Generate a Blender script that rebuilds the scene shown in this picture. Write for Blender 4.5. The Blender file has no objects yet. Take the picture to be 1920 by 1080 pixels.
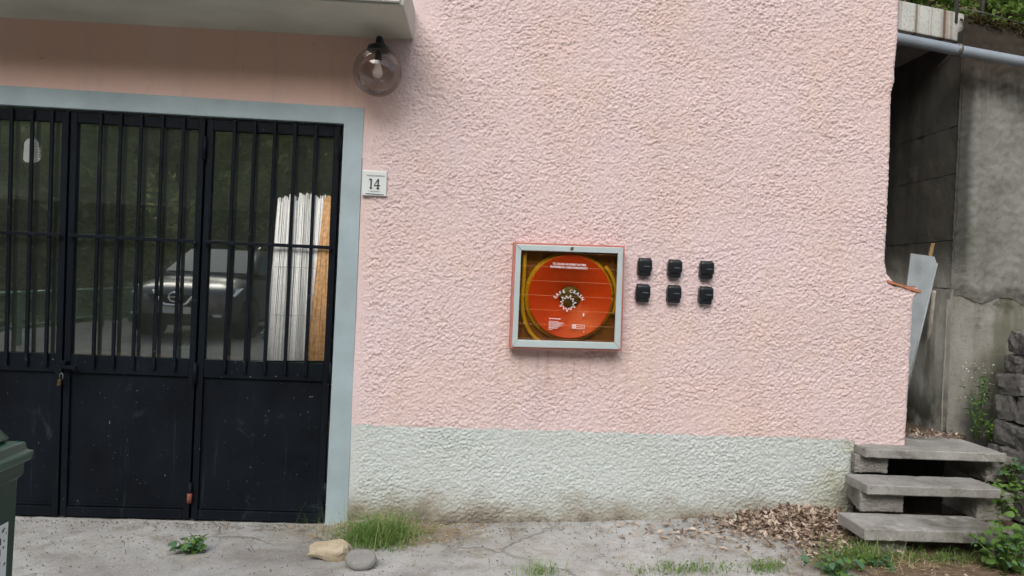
import bpy, bmesh, math, random
import numpy as np
from mathutils import Vector, Matrix, noise as mnoise
random.seed(7); RNG = np.random.default_rng(7)
rad = math.radians
scene = bpy.context.scene
col = scene.collection

# ------------------------------------------------------------------ camera, sky, sun, exposure
CAM = np.array([0.0, -4.05, 1.5]); FPX = 1387.0
YAW, PITCH, ROLL = rad(3.53), rad(-0.313), rad(2.546)
_f = np.array([math.sin(YAW)*math.cos(PITCH), math.cos(YAW)*math.cos(PITCH), math.sin(PITCH)])
_r0 = np.array([math.cos(YAW), -math.sin(YAW), 0.0]); _u0 = np.cross(_r0, _f)
_r = _r0*math.cos(ROLL) + _u0*math.sin(ROLL); _u = -_r0*math.sin(ROLL) + _u0*math.cos(ROLL)
cam_d = bpy.data.cameras.new('camera'); cam = bpy.data.objects.new('camera', cam_d); col.objects.link(cam)
cam_d.sensor_width = 36.0; cam_d.lens = 36.0*FPX/1920.0; cam_d.clip_start = 0.05; cam_d.clip_end = 400
cam.matrix_world = Matrix(((_r[0], _u[0], -_f[0], CAM[0]), (_r[1], _u[1], -_f[1], CAM[1]), (_r[2], _u[2], -_f[2], CAM[2]), (0, 0, 0, 1)))
scene.camera = cam

SUN_EL, SUN_AZ = rad(38), rad(198)          # azimuth clockwise from +y: the light comes from behind the camera
world = bpy.data.worlds.new('World'); scene.world = world; world.use_nodes = True
wn = world.node_tree; wn.nodes.clear()
w_out = wn.nodes.new('ShaderNodeOutputWorld'); w_bg = wn.nodes.new('ShaderNodeBackground')
w_sky = wn.nodes.new('ShaderNodeTexSky'); w_sky.sky_type = 'NISHITA'; w_sky.sun_disc = False
w_sky.sun_elevation = SUN_EL; w_sky.sun_rotation = SUN_AZ; w_sky.air_density = 1.0; w_sky.dust_density = 4.0; w_sky.ozone_density = 1.0
w_hs = wn.nodes.new('ShaderNodeHueSaturation'); w_hs.inputs['Saturation'].default_value = 0.55   # an overcast sky is nearly grey
wn.links.new(w_sky.outputs[0], w_hs.inputs['Color']); wn.links.new(w_hs.outputs[0], w_bg.inputs['Color'])
w_bg.inputs['Strength'].default_value = 0.15
wn.links.new(w_bg.outputs[0], w_out.inputs['Surface'])
sun_d = bpy.data.lights.new('sun', 'SUN'); sun_d.energy = 0.75; sun_d.angle = rad(50); sun_d.color = (1.0, 0.95, 0.88)
sun = bpy.data.objects.new('sun', sun_d); col.objects.link(sun)
_sd = Vector((math.sin(SUN_AZ)*math.cos(SUN_EL), math.cos(SUN_AZ)*math.cos(SUN_EL), math.sin(SUN_EL)))
sun.rotation_euler = (-_sd).to_track_quat('-Z', 'Y').to_euler(); sun.location = (0, -6, 9)
scene.view_settings.view_transform = 'Standard'; scene.view_settings.look = 'None'
scene.view_settings.gamma = 1.0; scene.view_settings.use_curve_mapping = False
scene.view_settings.exposure = 0.47
scene.cycles.max_bounces = 7; scene.cycles.diffuse_bounces = 3; scene.cycles.glossy_bounces = 3; scene.cycles.transmission_bounces = 4; scene.cycles.transparent_max_bounces = 8

# ------------------------------------------------------------------ helpers
def ray(px, py): return _f*FPX + _r*(px-960) + _u*(540-py)
def W(px, py, y=0.0):                    # point of the plane y = const (parallel to the house wall)
    d = ray(px, py); return CAM + d*((y-CAM[1])/d[1])
def Zp(px, py, z):                       # point of the level plane z = const
    d = ray(px, py); return CAM + d*((z-CAM[2])/d[2])
def Xp(px, py, x):
    d = ray(px, py); return CAM + d*((x-CAM[0])/d[0])
def lerp(a, b, t): return a + (b-a)*t
def sstep(a, b, x):
    t = np.clip((np.asarray(x, float)-a)/(b-a), 0, 1); return t*t*(3-2*t)

def mesh(name, verts, faces, smooth=False):
    me = bpy.data.meshes.new(name)
    me.from_pydata([tuple(map(float, v)) for v in verts], [], [tuple(map(int, f)) for f in faces]); me.update()
    if smooth: me.polygons.foreach_set('use_smooth', [True]*len(me.polygons))
    return me
def npmesh(name, V, F, smooth=True):     # fast path: V (n,3), F (m,k) all the same k
    me = bpy.data.meshes.new(name); V = np.asarray(V, np.float32); F = np.asarray(F, np.int32)
    me.vertices.add(len(V)); me.vertices.foreach_set('co', V.ravel())
    k = F.shape[1]; me.loops.add(F.size); me.loops.foreach_set('vertex_index', F.ravel())
    me.polygons.add(len(F)); me.polygons.foreach_set('loop_start', np.arange(0, F.size, k, dtype=np.int32))
    me.polygons.foreach_set('use_smooth', np.full(len(F), smooth)); me.update(calc_edges=True); me.validate()
    return me
def link(name, me, mat=None, parent=None):
    o = bpy.data.objects.new(name, me); col.objects.link(o)
    if mat is not None and not me.materials: me.materials.append(mat)
    if parent is not None: o.parent = parent
    return o
def tag(o, label=None, cat=None, group=None, kind=None):
    if label: o['label'] = label
    if cat: o['category'] = cat
    if group: o['group'] = group
    if kind: o['kind'] = kind
    return o
def empty(name, loc=(0, 0, 0), rz=0.0, label=None, cat=None, group=None):
    o = bpy.data.objects.new(name, None); col.objects.link(o); o.empty_display_size = 0.1
    o.location = tuple(map(float, loc)); o.rotation_euler = (0, 0, rz)
    return tag(o, label, cat, group)
def bevel_mesh(me, w, seg=2):
    bm = bmesh.new(); bm.from_mesh(me); bmesh.ops.recalc_face_normals(bm, faces=bm.faces)
    bmesh.ops.bevel(bm, geom=list(bm.edges), offset=w, segments=seg, profile=0.6, affect='EDGES', clamp_overlap=True)
    bm.to_mesh(me); bm.free(); return me
def boxm(name, lo, hi, bev=0.0, seg=2):
    x0, y0, z0 = lo; x1, y1, z1 = hi
    me = mesh(name, [(x0,y0,z0),(x1,y0,z0),(x1,y1,z0),(x0,y1,z0),(x0,y0,z1),(x1,y0,z1),(x1,y1,z1),(x0,y1,z1)],
              [(0,3,2,1),(4,5,6,7),(0,1,5,4),(1,2,6,5),(2,3,7,6),(3,0,4,7)])
    if bev: bevel_mesh(me, bev, seg)
    return me
def hexm(name, front, back, bev=0.0):    # two quads (a, b, c, d) joined into a block
    v = list(front)+list(back)
    me = mesh(name, v, [(0,1,2,3),(7,6,5,4),(0,4,5,1),(1,5,6,2),(2,6,7,3),(3,7,4,0)])
    bm = bmesh.new(); bm.from_mesh(me); bmesh.ops.recalc_face_normals(bm, faces=bm.faces); bm.to_mesh(me); bm.free()
    if bev: bevel_mesh(me, bev)
    return me
def pxblock(name, quad, y0, y1, bev=0.0):   # quad of picture points on the wall, given real thickness y0..y1
    f = [W(*p) for p in quad]
    return hexm(name, [(p[0], y0, p[2]) for p in f], [(p[0], y1, p[2]) for p in f], bev)
def polyprism(name, pts, y0, y1, bev=0.0):  # polygon (x, z) extruded along y
    n = len(pts); v = [(x, y0, z) for x, z in pts] + [(x, y1, z) for x, z in pts]
    f = [tuple(range(n)), tuple(range(2*n-1, n-1, -1))] + [(i, i+n, (i+1) % n + n, (i+1) % n) for i in range(n)]
    me = mesh(name, v, f); bm = bmesh.new(); bm.from_mesh(me); bmesh.ops.recalc_face_normals(bm, faces=bm.faces); bm.to_mesh(me); bm.free()
    if bev: bevel_mesh(me, bev)
    return me
def tube_data(path, r, n=8, cap=True):
    P = [Vector(tuple(map(float, p))) for p in path]; m = len(P)
    rs = r if hasattr(r, '__len__') else [r]*m
    V, F = [], []; up = Vector((0.13, 0.31, 0.94))
    for i, p in enumerate(P):
        t = (P[min(i+1, m-1)]-P[max(i-1, 0)]).normalized()
        a = t.cross(up)
        if a.length < 1e-3: a = t.cross(Vector((1, 0, 0)))
        a.normalize(); b = t.cross(a)
        for k in range(n):
            an = 2*math.pi*k/n; V.append(p + (a*math.cos(an)+b*math.sin(an))*rs[i])
    for i in range(m-1):
        for k in range(n): F.append((i*n+k, i*n+(k+1) % n, (i+1)*n+(k+1) % n, (i+1)*n+k))
    if cap: F.append(tuple(range(n-1, -1, -1))); F.append(tuple((m-1)*n+k for k in range(n)))
    return V, F
def tubem(name, path, r, n=8, smooth=True):
    V, F = tube_data(path, r, n); return mesh(name, V, F, smooth)
def join(parts):
    V, F = [], []
    for v, f in parts:
        o = len(V); V += list(v); F += [tuple(i+o for i in q) for q in f]
    return V, F
def lathem(name, prof, n=24, axis='z', smooth=True):   # prof: (r, h)
    V, F = [], []
    for r_, h in prof:
        for k in range(n):
            a = 2*math.pi*k/n; c, s = math.cos(a)*r_, math.sin(a)*r_
            V.append((c, s, h) if axis == 'z' else ((c, h, s) if axis == 'y' else (h, c, s)))
    for i in range(len(prof)-1):
        for k in range(n): F.append((i*n+k, i*n+(k+1) % n, (i+1)*n+(k+1) % n, (i+1)*n+k))
    me = mesh(name, V, F, smooth); bm = bmesh.new(); bm.from_mesh(me)
    bmesh.ops.remove_doubles(bm, verts=bm.verts, dist=1e-6); bmesh.ops.recalc_face_normals(bm, faces=bm.faces); bm.to_mesh(me); bm.free()
    return me
def textm(name, body, size, shear=0.0, bold=0.0):       # lettering as a thin mesh in local x (right), y (up)
    cu = bpy.data.curves.new(name, 'FONT'); cu.body = body; cu.size = size; cu.align_x = 'CENTER'; cu.align_y = 'CENTER'
    cu.shear = shear; cu.offset = bold; cu.resolution_u = 3; cu.extrude = 0.0004
    o = bpy.data.objects.new(name, cu); col.objects.link(o)
    dg = bpy.context.evaluated_depsgraph_get(); me = bpy.data.meshes.new_from_object(o.evaluated_get(dg))
    bpy.data.objects.remove(o); bpy.data.curves.remove(cu); me.name = name; me.materials.clear()
    return me
def to_wall(me, x, y, z, rot=0.0, sx=1.0):              # stands lettering up on a plane parallel to the wall
    me.transform(Matrix.Translation((x, y, z)) @ Matrix.Rotation(-rot, 4, 'Y') @ Matrix.Rotation(math.pi/2, 4, 'X') @ Matrix.Diagonal((sx, 1, 1, 1)))
    return me
def bandnoise(h, w, step, ls, lx, lz, seed, tilt=0.0):  # filtered random field, feature size lx by lz metres
    rng = np.random.default_rng(seed); n = rng.standard_normal((h, w))
    fz = np.fft.fftfreq(h, step)[:, None]; fx = np.fft.rfftfreq(w, step)[None, :]
    ca, sa = math.cos(tilt), math.sin(tilt); a = fx*ca+fz*sa; b = -fx*sa+fz*ca
    k = np.sqrt((a*lx)**2+(b*lz)**2)
    g = np.exp(-((k-0.5)/0.28)**2) + ls*np.exp(-(k/0.25)**2)
    o = np.fft.irfft2(np.fft.rfft2(n)*g, s=(h, w)); return o/o.std()
def leafmesh(name, P, size, rng, up=0.35, aspect=0.55, fold=0.18, droop=None):
    n = len(P); d = rng.standard_normal((n, 3)); d[:, 2] = d[:, 2]*0.6
    if droop is not None: d[:, 2] += droop
    d /= np.linalg.norm(d, axis=1)[:, None]
    nr = rng.standard_normal((n, 3)); nr[:, 2] += up*4; nr -= d*(nr*d).sum(1)[:, None]; nr /= np.linalg.norm(nr, axis=1)[:, None]
    s = np.cross(d, nr); L = np.asarray(size)*rng.uniform(.6, 1.35, n)
    L = L[:, None]; P = np.asarray(P)
    V = np.empty((n, 4, 3)); V[:, 0] = P; V[:, 1] = P+d*L*.45+s*L*aspect*.5+nr*L*fold; V[:, 2] = P+d*L-nr*L*.08; V[:, 3] = P+d*L*.45-s*L*aspect*.5+nr*L*fold
    b = np.arange(n)[:, None]*4; F = np.concatenate([b+np.array([[0, 1, 2]]), b+np.array([[0, 2, 3]])])
    return npmesh(name, V.reshape(-1, 3), F, False)
def blademesh(name, base, length, width, rng, lean=0.5, bend=0.6, seg=3):
    n = len(base); a = rng.uniform(0, 2*math.pi, n); out = np.stack([np.cos(a), np.sin(a), np.zeros(n)], 1)
    sd = np.stack([-np.sin(a), np.cos(a), np.zeros(n)], 1); L = length*rng.uniform(.45, 1.2, n); ln = rng.uniform(0, lean, n); bd = rng.uniform(.1, bend, n)
    V = np.empty((n, (seg+1)*2, 3))
    for i in range(seg+1):
        t = i/seg; c = base + out*((ln*t+bd*t*t)*L)[:, None] + np.array([0, 0, 1.0])*(L*(t-bd*.45*t*t))[:, None]
        w = width*(1-t*.93)*.5; V[:, 2*i] = c+sd*w; V[:, 2*i+1] = c-sd*w
    b = np.arange(n)[:, None]*((seg+1)*2)
    F = np.concatenate([b+np.array([[2*i, 2*i+1, 2*i+3, 2*i+2]]) for i in range(seg)])
    return npmesh(name, V.reshape(-1, 3), F, True)

# ------------------------------------------------------------------ materials (all procedural)
class N:
    def __init__(s, m):
        m.use_nodes = True; s.t = m.node_tree; s.t.nodes.clear(); s.out = s.t.nodes.new('ShaderNodeOutputMaterial')
        s.b = s.t.nodes.new('ShaderNodeBsdfPrincipled'); s.l(s.b.outputs[0], s.out.inputs['Surface'])
        s.tc = s.t.nodes.new('ShaderNodeTexCoord')
    def n(s, k, **kw):
        o = s.t.nodes.new(k)
        for a, b in kw.items(): setattr(o, a, b)
        return o
    def l(s, a, b): s.t.links.new(a, b)
    def noise(s, scale, detail=4, rough=.55, vec=None, dist=0.0, map_scale=None):
        o = s.n('ShaderNodeTexNoise'); o.inputs['Scale'].default_value = scale; o.inputs['Detail'].default_value = detail
        o.inputs['Roughness'].default_value = rough; o.inputs['Distortion'].default_value = dist
        v = vec or s.tc.outputs['Object']
        if map_scale:
            mp = s.n('ShaderNodeMapping'); mp.inputs['Scale'].default_value = map_scale; s.l(v, mp.inputs[0]); v = mp.outputs[0]
        s.l(v, o.inputs['Vector']); return o.outputs['Fac']
    def ramp(s, fac, stops):
        o = s.n('ShaderNodeValToRGB'); e = o.color_ramp.elements
        while len(e) < len(stops): e.new(0.5)
        for q, (p, c) in zip(e, stops): q.position = p; q.color = (*c, 1) if len(c) == 3 else c
        s.l(fac, o.inputs[0]); return o.outputs[0]
    def mix(s, fac, a, b, mode='MIX'):
        o = s.n('ShaderNodeMix', data_type='RGBA', blend_type=mode)
        for k, v in ((0, fac), (6, a), (7, b)):
            if isinstance(v, (int, float)): o.inputs[k].default_value = v
            elif isinstance(v, tuple): o.inputs[k].default_value = (*v, 1) if len(v) == 3 else v
            else: s.l(v, o.inputs[k])
        return o.outputs[2]
    def math(s, op, a, b=0.0, clamp=False):
        o = s.n('ShaderNodeMath', operation=op); o.use_clamp = clamp
        for k, v in ((0, a), (1, b)):
            if isinstance(v, (int, float)): o.inputs[k].default_value = v
            else: s.l(v, o.inputs[k])
        return o.outputs[0]
    def xyz(s):
        o = s.n('ShaderNodeSeparateXYZ'); s.l(s.tc.outputs['Object'], o.inputs[0]); return o.outputs
    def range(s, v, a, b, lo=0.0, hi=1.0):
        o = s.n('ShaderNodeMapRange'); o.interpolation_type = 'SMOOTHSTEP'
        o.inputs[1].default_value = a; o.inputs[2].default_value = b; o.inputs[3].default_value = lo; o.inputs[4].default_value = hi
        s.l(v, o.inputs[0]); return o.outputs[0]
    def bump(s, h, strength=.5, dist=.01):
        o = s.n('ShaderNodeBump'); o.inputs['Strength'].default_value = strength; o.inputs['Distance'].default_value = dist
        s.l(h, o.inputs['Height']); s.l(o.outputs[0], s.b.inputs['Normal'])
    def color(s, c):
        if isinstance(c, tuple): s.b.inputs['Base Color'].default_value = (*c, 1)
        else: s.l(c, s.b.inputs['Base Color'])
def sc3(c, k): return tuple(min(1.0, v*k) for v in c)
def plain(name, c, rough=.6, var=.12, scale=12, metal=0.0, bump=0.0, bscale=120, bdist=.002, spec=.5, c2=None, coat=0.0, trans=0.0):
    m = bpy.data.materials.new(name); n = N(m)
    f = n.noise(scale, 5); n.color(n.ramp(f, [(.3, sc3(c, 1-var)), (.7, c2 or sc3(c, 1+var))]))
    n.b.inputs['Roughness'].default_value = rough; n.b.inputs['Metallic'].default_value = metal; n.b.inputs['Specular IOR Level'].default_value = spec
    if coat: n.b.inputs['Coat Weight'].default_value = coat; n.b.inputs['Coat Roughness'].default_value = .05
    if bump: n.bump(n.noise(bscale, 3), bump, bdist)
    return m
def glassy(name, tint, refl=.1, rough=.01, edge=.5, refl_tint=(1, 1, 1), extra=None):   # thin sheet: passes light straight through and mirrors some
    m = bpy.data.materials.new(name); n = N(m); n.t.nodes.remove(n.b)
    tr = n.n('ShaderNodeBsdfTransparent'); tr.inputs[0].default_value = (*tint, 1)
    gl = n.n('ShaderNodeBsdfGlossy'); gl.inputs['Roughness'].default_value = rough; gl.inputs[0].default_value = (*refl_tint, 1)
    lw = n.n('ShaderNodeLayerWeight'); lw.inputs[0].default_value = .25
    f = n.math('ADD', n.math('MULTIPLY', lw.outputs['Fresnel'], edge), refl, True)
    mx = n.n('ShaderNodeMixShader'); n.l(f, mx.inputs[0]); n.l(tr.outputs[0], mx.inputs[1]); n.l(gl.outputs[0], mx.inputs[2])
    sh = mx.outputs[0]
    if extra:
        fac, colr = extra(n); df = n.n('ShaderNodeBsdfDiffuse'); df.inputs[0].default_value = (*colr, 1)
        m2 = n.n('ShaderNodeMixShader'); n.l(fac, m2.inputs[0]); n.l(sh, m2.inputs[1]); n.l(df.outputs[0], m2.inputs[2]); sh = m2.outputs[0]
    n.l(sh, n.out.inputs['Surface']); return m

def m_pink():
    m = bpy.data.materials.new('pink_render'); n = N(m); x = n.xyz()
    a = n.ramp(n.noise(1.6, 4), [(.3, (.735, .58, .55)), (.5, (.74, .595, .595)), (.72, (.75, .62, .645))])
    sp = n.noise(75, 3, .6); a = n.mix(n.range(sp, .48, .72, 0, .30), a, (.82, .73, .70))
    sp2 = n.noise(130, 2, .5); a = n.mix(n.range(sp2, .58, .72, 0, .45), a, (.47, .30, .25))
    warm = n.math('MULTIPLY', n.range(x[0], -.35, -.75), n.range(x[2], 2.2, 2.6)); a = n.mix(n.math('MULTIPLY', warm, .8), a, (.87, .55, .41))  # salmon strip under the balcony, its colour lightened in place of bounce light
    wn_ = n.range(n.noise(2.2, 3, vec=None), .50, .68, 0, .35); a = n.mix(wn_, a, (.75, .59, .50))
    st = n.math('MULTIPLY', n.range(n.noise(9, 5, .7), .63, .72), n.range(x[0], -.3, -.7)); a = n.mix(n.math('MULTIPLY', st, .45), a, (.20, .11, .07))
    dr = n.math('MULTIPLY', n.range(n.noise(3, 4, .6, map_scale=(6, 1, .6)), .5, .66, 0, .5), n.math('MULTIPLY', n.range(x[2], .75, 1.1), n.range(x[2], 1.28, 1.12)))
    dr = n.math('MULTIPLY', dr, n.math('MULTIPLY', n.range(x[0], .1, .3), n.range(x[0], 1.0, .8))); a = n.mix(dr, a, (.50, .34, .26))
    rs_ = n.range(n.noise(2.0, 5, .65, map_scale=(4, 1, .35)), .52, .72, 0, .16); a = n.mix(rs_, a, (.46, .38, .34))
    n.color(a); n.b.inputs['Roughness'].default_value = .9; n.b.inputs['Specular IOR Level'].default_value = .15
    n.bump(n.math('ADD', n.noise(260, 3), n.noise(70, 4, .7)), .45, .0025); return m
def m_plinth():
    m = bpy.data.materials.new('plinth_paint'); n = N(m); x = n.xyz()
    a = n.ramp(n.noise(2.5, 4), [(.3, (.555, .61, .59)), (.7, (.60, .65, .65))])
    a = n.mix(n.range(n.noise(80, 3, .6), .55, .75, 0, .35), a, (.40, .43, .38))
    g = n.math('ADD', x[2], n.math('MULTIPLY', n.noise(5, 4), -.34))     # splashed dirt rises unevenly from the ground
    a = n.mix(n.range(g, .25, .03, 0, .85), a, (.30, .265, .20)); a = n.mix(n.math('MULTIPLY', n.range(g, .10, -.02), .7), a, (.12, .11, .085))
    al = n.math('MULTIPLY', n.range(x[0], 1.8, 2.2), n.range(n.noise(4, 4), .42, .62)); a = n.mix(n.math('MULTIPLY', al, .55), a, (.38, .37, .24))
    n.color(a); n.b.inputs['Roughness'].default_value = .92; n.b.inputs['Specular IOR Level'].default_value = .15
    n.bump(n.noise(240, 3), .35, .002); return m
def m_ground():
    m = bpy.data.materials.new('worn_concrete'); n = N(m); x = n.xyz()
    a = n.ramp(n.noise(1.7, 6, .6, dist=.6), [(.34, (.32, .315, .30)), (.5, (.45, .455, .445)), (.66, (.55, .56, .555))])
    a = n.mix(n.range(n.noise(6, 6, .65), .48, .68, 0, .55), a, (.26, .235, .19))
    a = n.mix(n.range(n.noise(45, 4, .7), .55, .7, 0, .4), a, (.21, .19, .155))
    a = n.mix(n.range(n.noise(160, 2, .6), .62, .72, 0, .6), a, (.13, .115, .09))
    v = n.n('ShaderNodeTexVoronoi', feature='DISTANCE_TO_EDGE'); v.inputs['Scale'].default_value = 1.15
    wv = n.n('ShaderNodeMix', data_type='VECTOR'); nz = n.n('ShaderNodeTexNoise'); nz.inputs['Scale'].default_value = 3.5; nz.inputs['Detail'].default_value = 5
    n.l(n.tc.outputs['Object'], nz.inputs['Vector']); wv.inputs[0].default_value = .22; n.l(n.tc.outputs['Object'], wv.inputs[4]); n.l(nz.outputs['Color'], wv.inputs[5]); n.l(wv.outputs[1], v.inputs['Vector'])
    cr = n.math('MULTIPLY', n.range(v.outputs['Distance'], .012, .002), n.range(n.noise(2, 2), .45, .6)); a = n.mix(n.math('MULTIPLY', cr, .4), a, (.17, .155, .125))
    so = n.math('ADD', x[0], n.math('MULTIPLY', n.noise(2.5, 4), -1.0)); a = n.mix(n.range(so, .95, 1.4), a, n.ramp(n.noise(20, 5), [(.3, (.12, .085, .055)), (.7, (.25, .19, .13))]))
    far = n.range(x[1], -2.2, -3.2); a = n.mix(far, a, n.ramp(n.noise(3, 6), [(.3, (.10, .10, .098)), (.7, (.16, .158, .15))]))
    hill = n.math('MAXIMUM', n.range(x[1], -15.5, -17), n.range(x[0], -7.4, -8)); a = n.mix(hill, a, n.ramp(n.noise(1.5, 5), [(.3, (.04, .05, .02)), (.7, (.11, .09, .045))]))
    n.color(a); n.b.inputs['Roughness'].default_value = .92; n.b.inputs['Specular IOR Level'].default_value = .2
    h = n.math('ADD', n.noise(60, 5, .65), n.math('MULTIPLY', cr, -.8)); n.bump(h, .9, .008); return m
def m_concrete(name, c1, c2, stain, sx=(1, 1, .25), stain_amt=.7, moss=None):
    m = bpy.data.materials.new(name); n = N(m)
    a = n.ramp(n.noise(5, 6, .62), [(.3, c1), (.7, c2)])
    a = n.mix(n.range(n.noise(2.3, 5, .6, map_scale=sx), .47, .66, 0, stain_amt), a, stain)
    a = n.mix(n.range(n.noise(70, 3, .6), .55, .72, 0, .45), a, sc3(stain, .7))
    if moss: a = n.mix(n.range(n.noise(3.2, 5, .7), .55, .68, 0, .7), a, moss)
    n.color(a); n.b.inputs['Roughness'].default_value = .93; n.b.inputs['Specular IOR Level'].default_value = .15
    n.bump(n.math('ADD', n.noise(90, 4, .6), n.noise(22, 3)), .6, .006); return m
XCM = float(W(1782, 500, .42)[0])
def m_shutter(k=1.0, crown=True):                                         # wall behind the house, k scaling its colour in place of light: damp streaks and a black run-off stripe by the corner
    m = bpy.data.materials.new('stained_retaining_concrete'); n = N(m); gp = n.n('ShaderNodeNewGeometry'); sp_ = n.n('ShaderNodeSeparateXYZ'); n.l(gp.outputs['Position'], sp_.inputs[0]); x = sp_.outputs
    a = n.ramp(n.noise(6, 6, .65), [(.3, sc3((.23, .235, .215), k)), (.7, sc3((.40, .405, .375), k))])
    a = n.mix(n.range(n.noise(3, 5, .6, map_scale=(1.5, 1.5, .3)), .48, .68, 0, .7), a, (.13, .135, .105))
    q = n.math('ADD', x[0], n.math('MULTIPLY', n.noise(2.5, 3, map_scale=(1, 1, .5)), .10))
    stripe = n.math('MULTIPLY', n.range(q, XCM-.01, XCM+.03), n.range(q, XCM+.17, XCM+.10)); stripe = n.math('MULTIPLY', stripe, n.range(x[2], 1.5, 1.9))
    a = n.mix(n.math('MULTIPLY', stripe, .9), a, (.055, .055, .048))
    top = n.math('ADD', x[2], n.math('MULTIPLY', n.noise(3, 4, map_scale=(3, 3, .6)), .55)); a = n.mix(n.range(top, 2.95, 3.25, 0, .95 if crown else .25), a, (.045, .036, .028))
    low = n.math('MULTIPLY', n.range(x[2], 1.15, .75), n.range(n.noise(4, 4), .35, .6)); a = n.mix(n.math('MULTIPLY', low, .9), a, (.035, .04, .022))
    n.color(a); n.b.inputs['Roughness'].default_value = .93; n.b.inputs['Specular IOR Level'].default_value = .15
    n.bump(n.math('ADD', n.noise(90, 4, .6), n.noise(22, 3)), .6, .006); return m
def m_leaf(name, a, b, c, scale=6, trans=.25):
    m = bpy.data.materials.new(name); n = N(m)
    gi = n.n('ShaderNodeNewGeometry'); f = n.math('ADD', n.math('MULTIPLY', n.noise(scale, 3, .7), .55), n.math('MULTIPLY', gi.outputs['Random Per Island'], .5)); k = n.ramp(f, [(.25, a), (.5, b), (.78, c)])
    n.color(k); n.b.inputs['Roughness'].default_value = .55; n.b.inputs['Specular IOR Level'].default_value = .35
    tl = n.n('ShaderNodeBsdfTranslucent'); n.l(k, tl.inputs[0]); mx = n.n('ShaderNodeMixShader'); mx.inputs[0].default_value = trans
    n.l(n.b.outputs[0], mx.inputs[1]); n.l(tl.outputs[0], mx.inputs[2]); n.l(mx.outputs[0], n.out.inputs['Surface']); return m
def m_door():
    m = bpy.data.materials.new('black_door_paint'); n = N(m)
    a = n.ramp(n.noise(2.2, 5, .65), [(.35, (.0045, .006, .009)), (.7, (.009, .014, .020))])
    a = n.mix(n.range(n.noise(5, 5, .7, dist=1.2), .60, .75, 0, .35), a, (.06, .085, .105))
    a = n.mix(n.range(n.noise(60, 2, .5), .72, .77, 0, .8), a, (.22, .24, .24))
    a = n.mix(n.range(n.noise(16, 5, .75), .66, .74, 0, .5), a, (.075, .05, .035)); a = n.mix(n.range(n.noise(3, 5, .7, map_scale=(9, 1, .5)), .58, .74, 0, .3), a, (.05, .065, .075))
    n.color(a); n.b.inputs['Specular IOR Level'].default_value = .10
    n.l(n.ramp(n.noise(4, 5, .7), [(.3, (.38,)*3), (.7, (.62,)*3)]), n.b.inputs['Roughness'])
    n.bump(n.noise(35, 4), .12, .003); return m
def dust(n):                                             # dust film on the panes
    return n.range(n.noise(3.5, 5, .65), .25, .8, .022, .055), (.52, .60, .53)
def grid_lines(n):                                       # scored break lines of the plastic sheet
    x = n.xyz()
    def lines(v, step, off):
        q = n.math('FRACT', n.math('MULTIPLY', n.math('ADD', v, off), 1/step)); return n.math('LESS_THAN', q, .022)
    f = n.math('MAXIMUM', n.math('MULTIPLY', lines(x[0], .0775, .02), .18), lines(x[2], .0775, .03))
    return n.math('MULTIPLY', f, .34), (.80, .45, .25)

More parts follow.
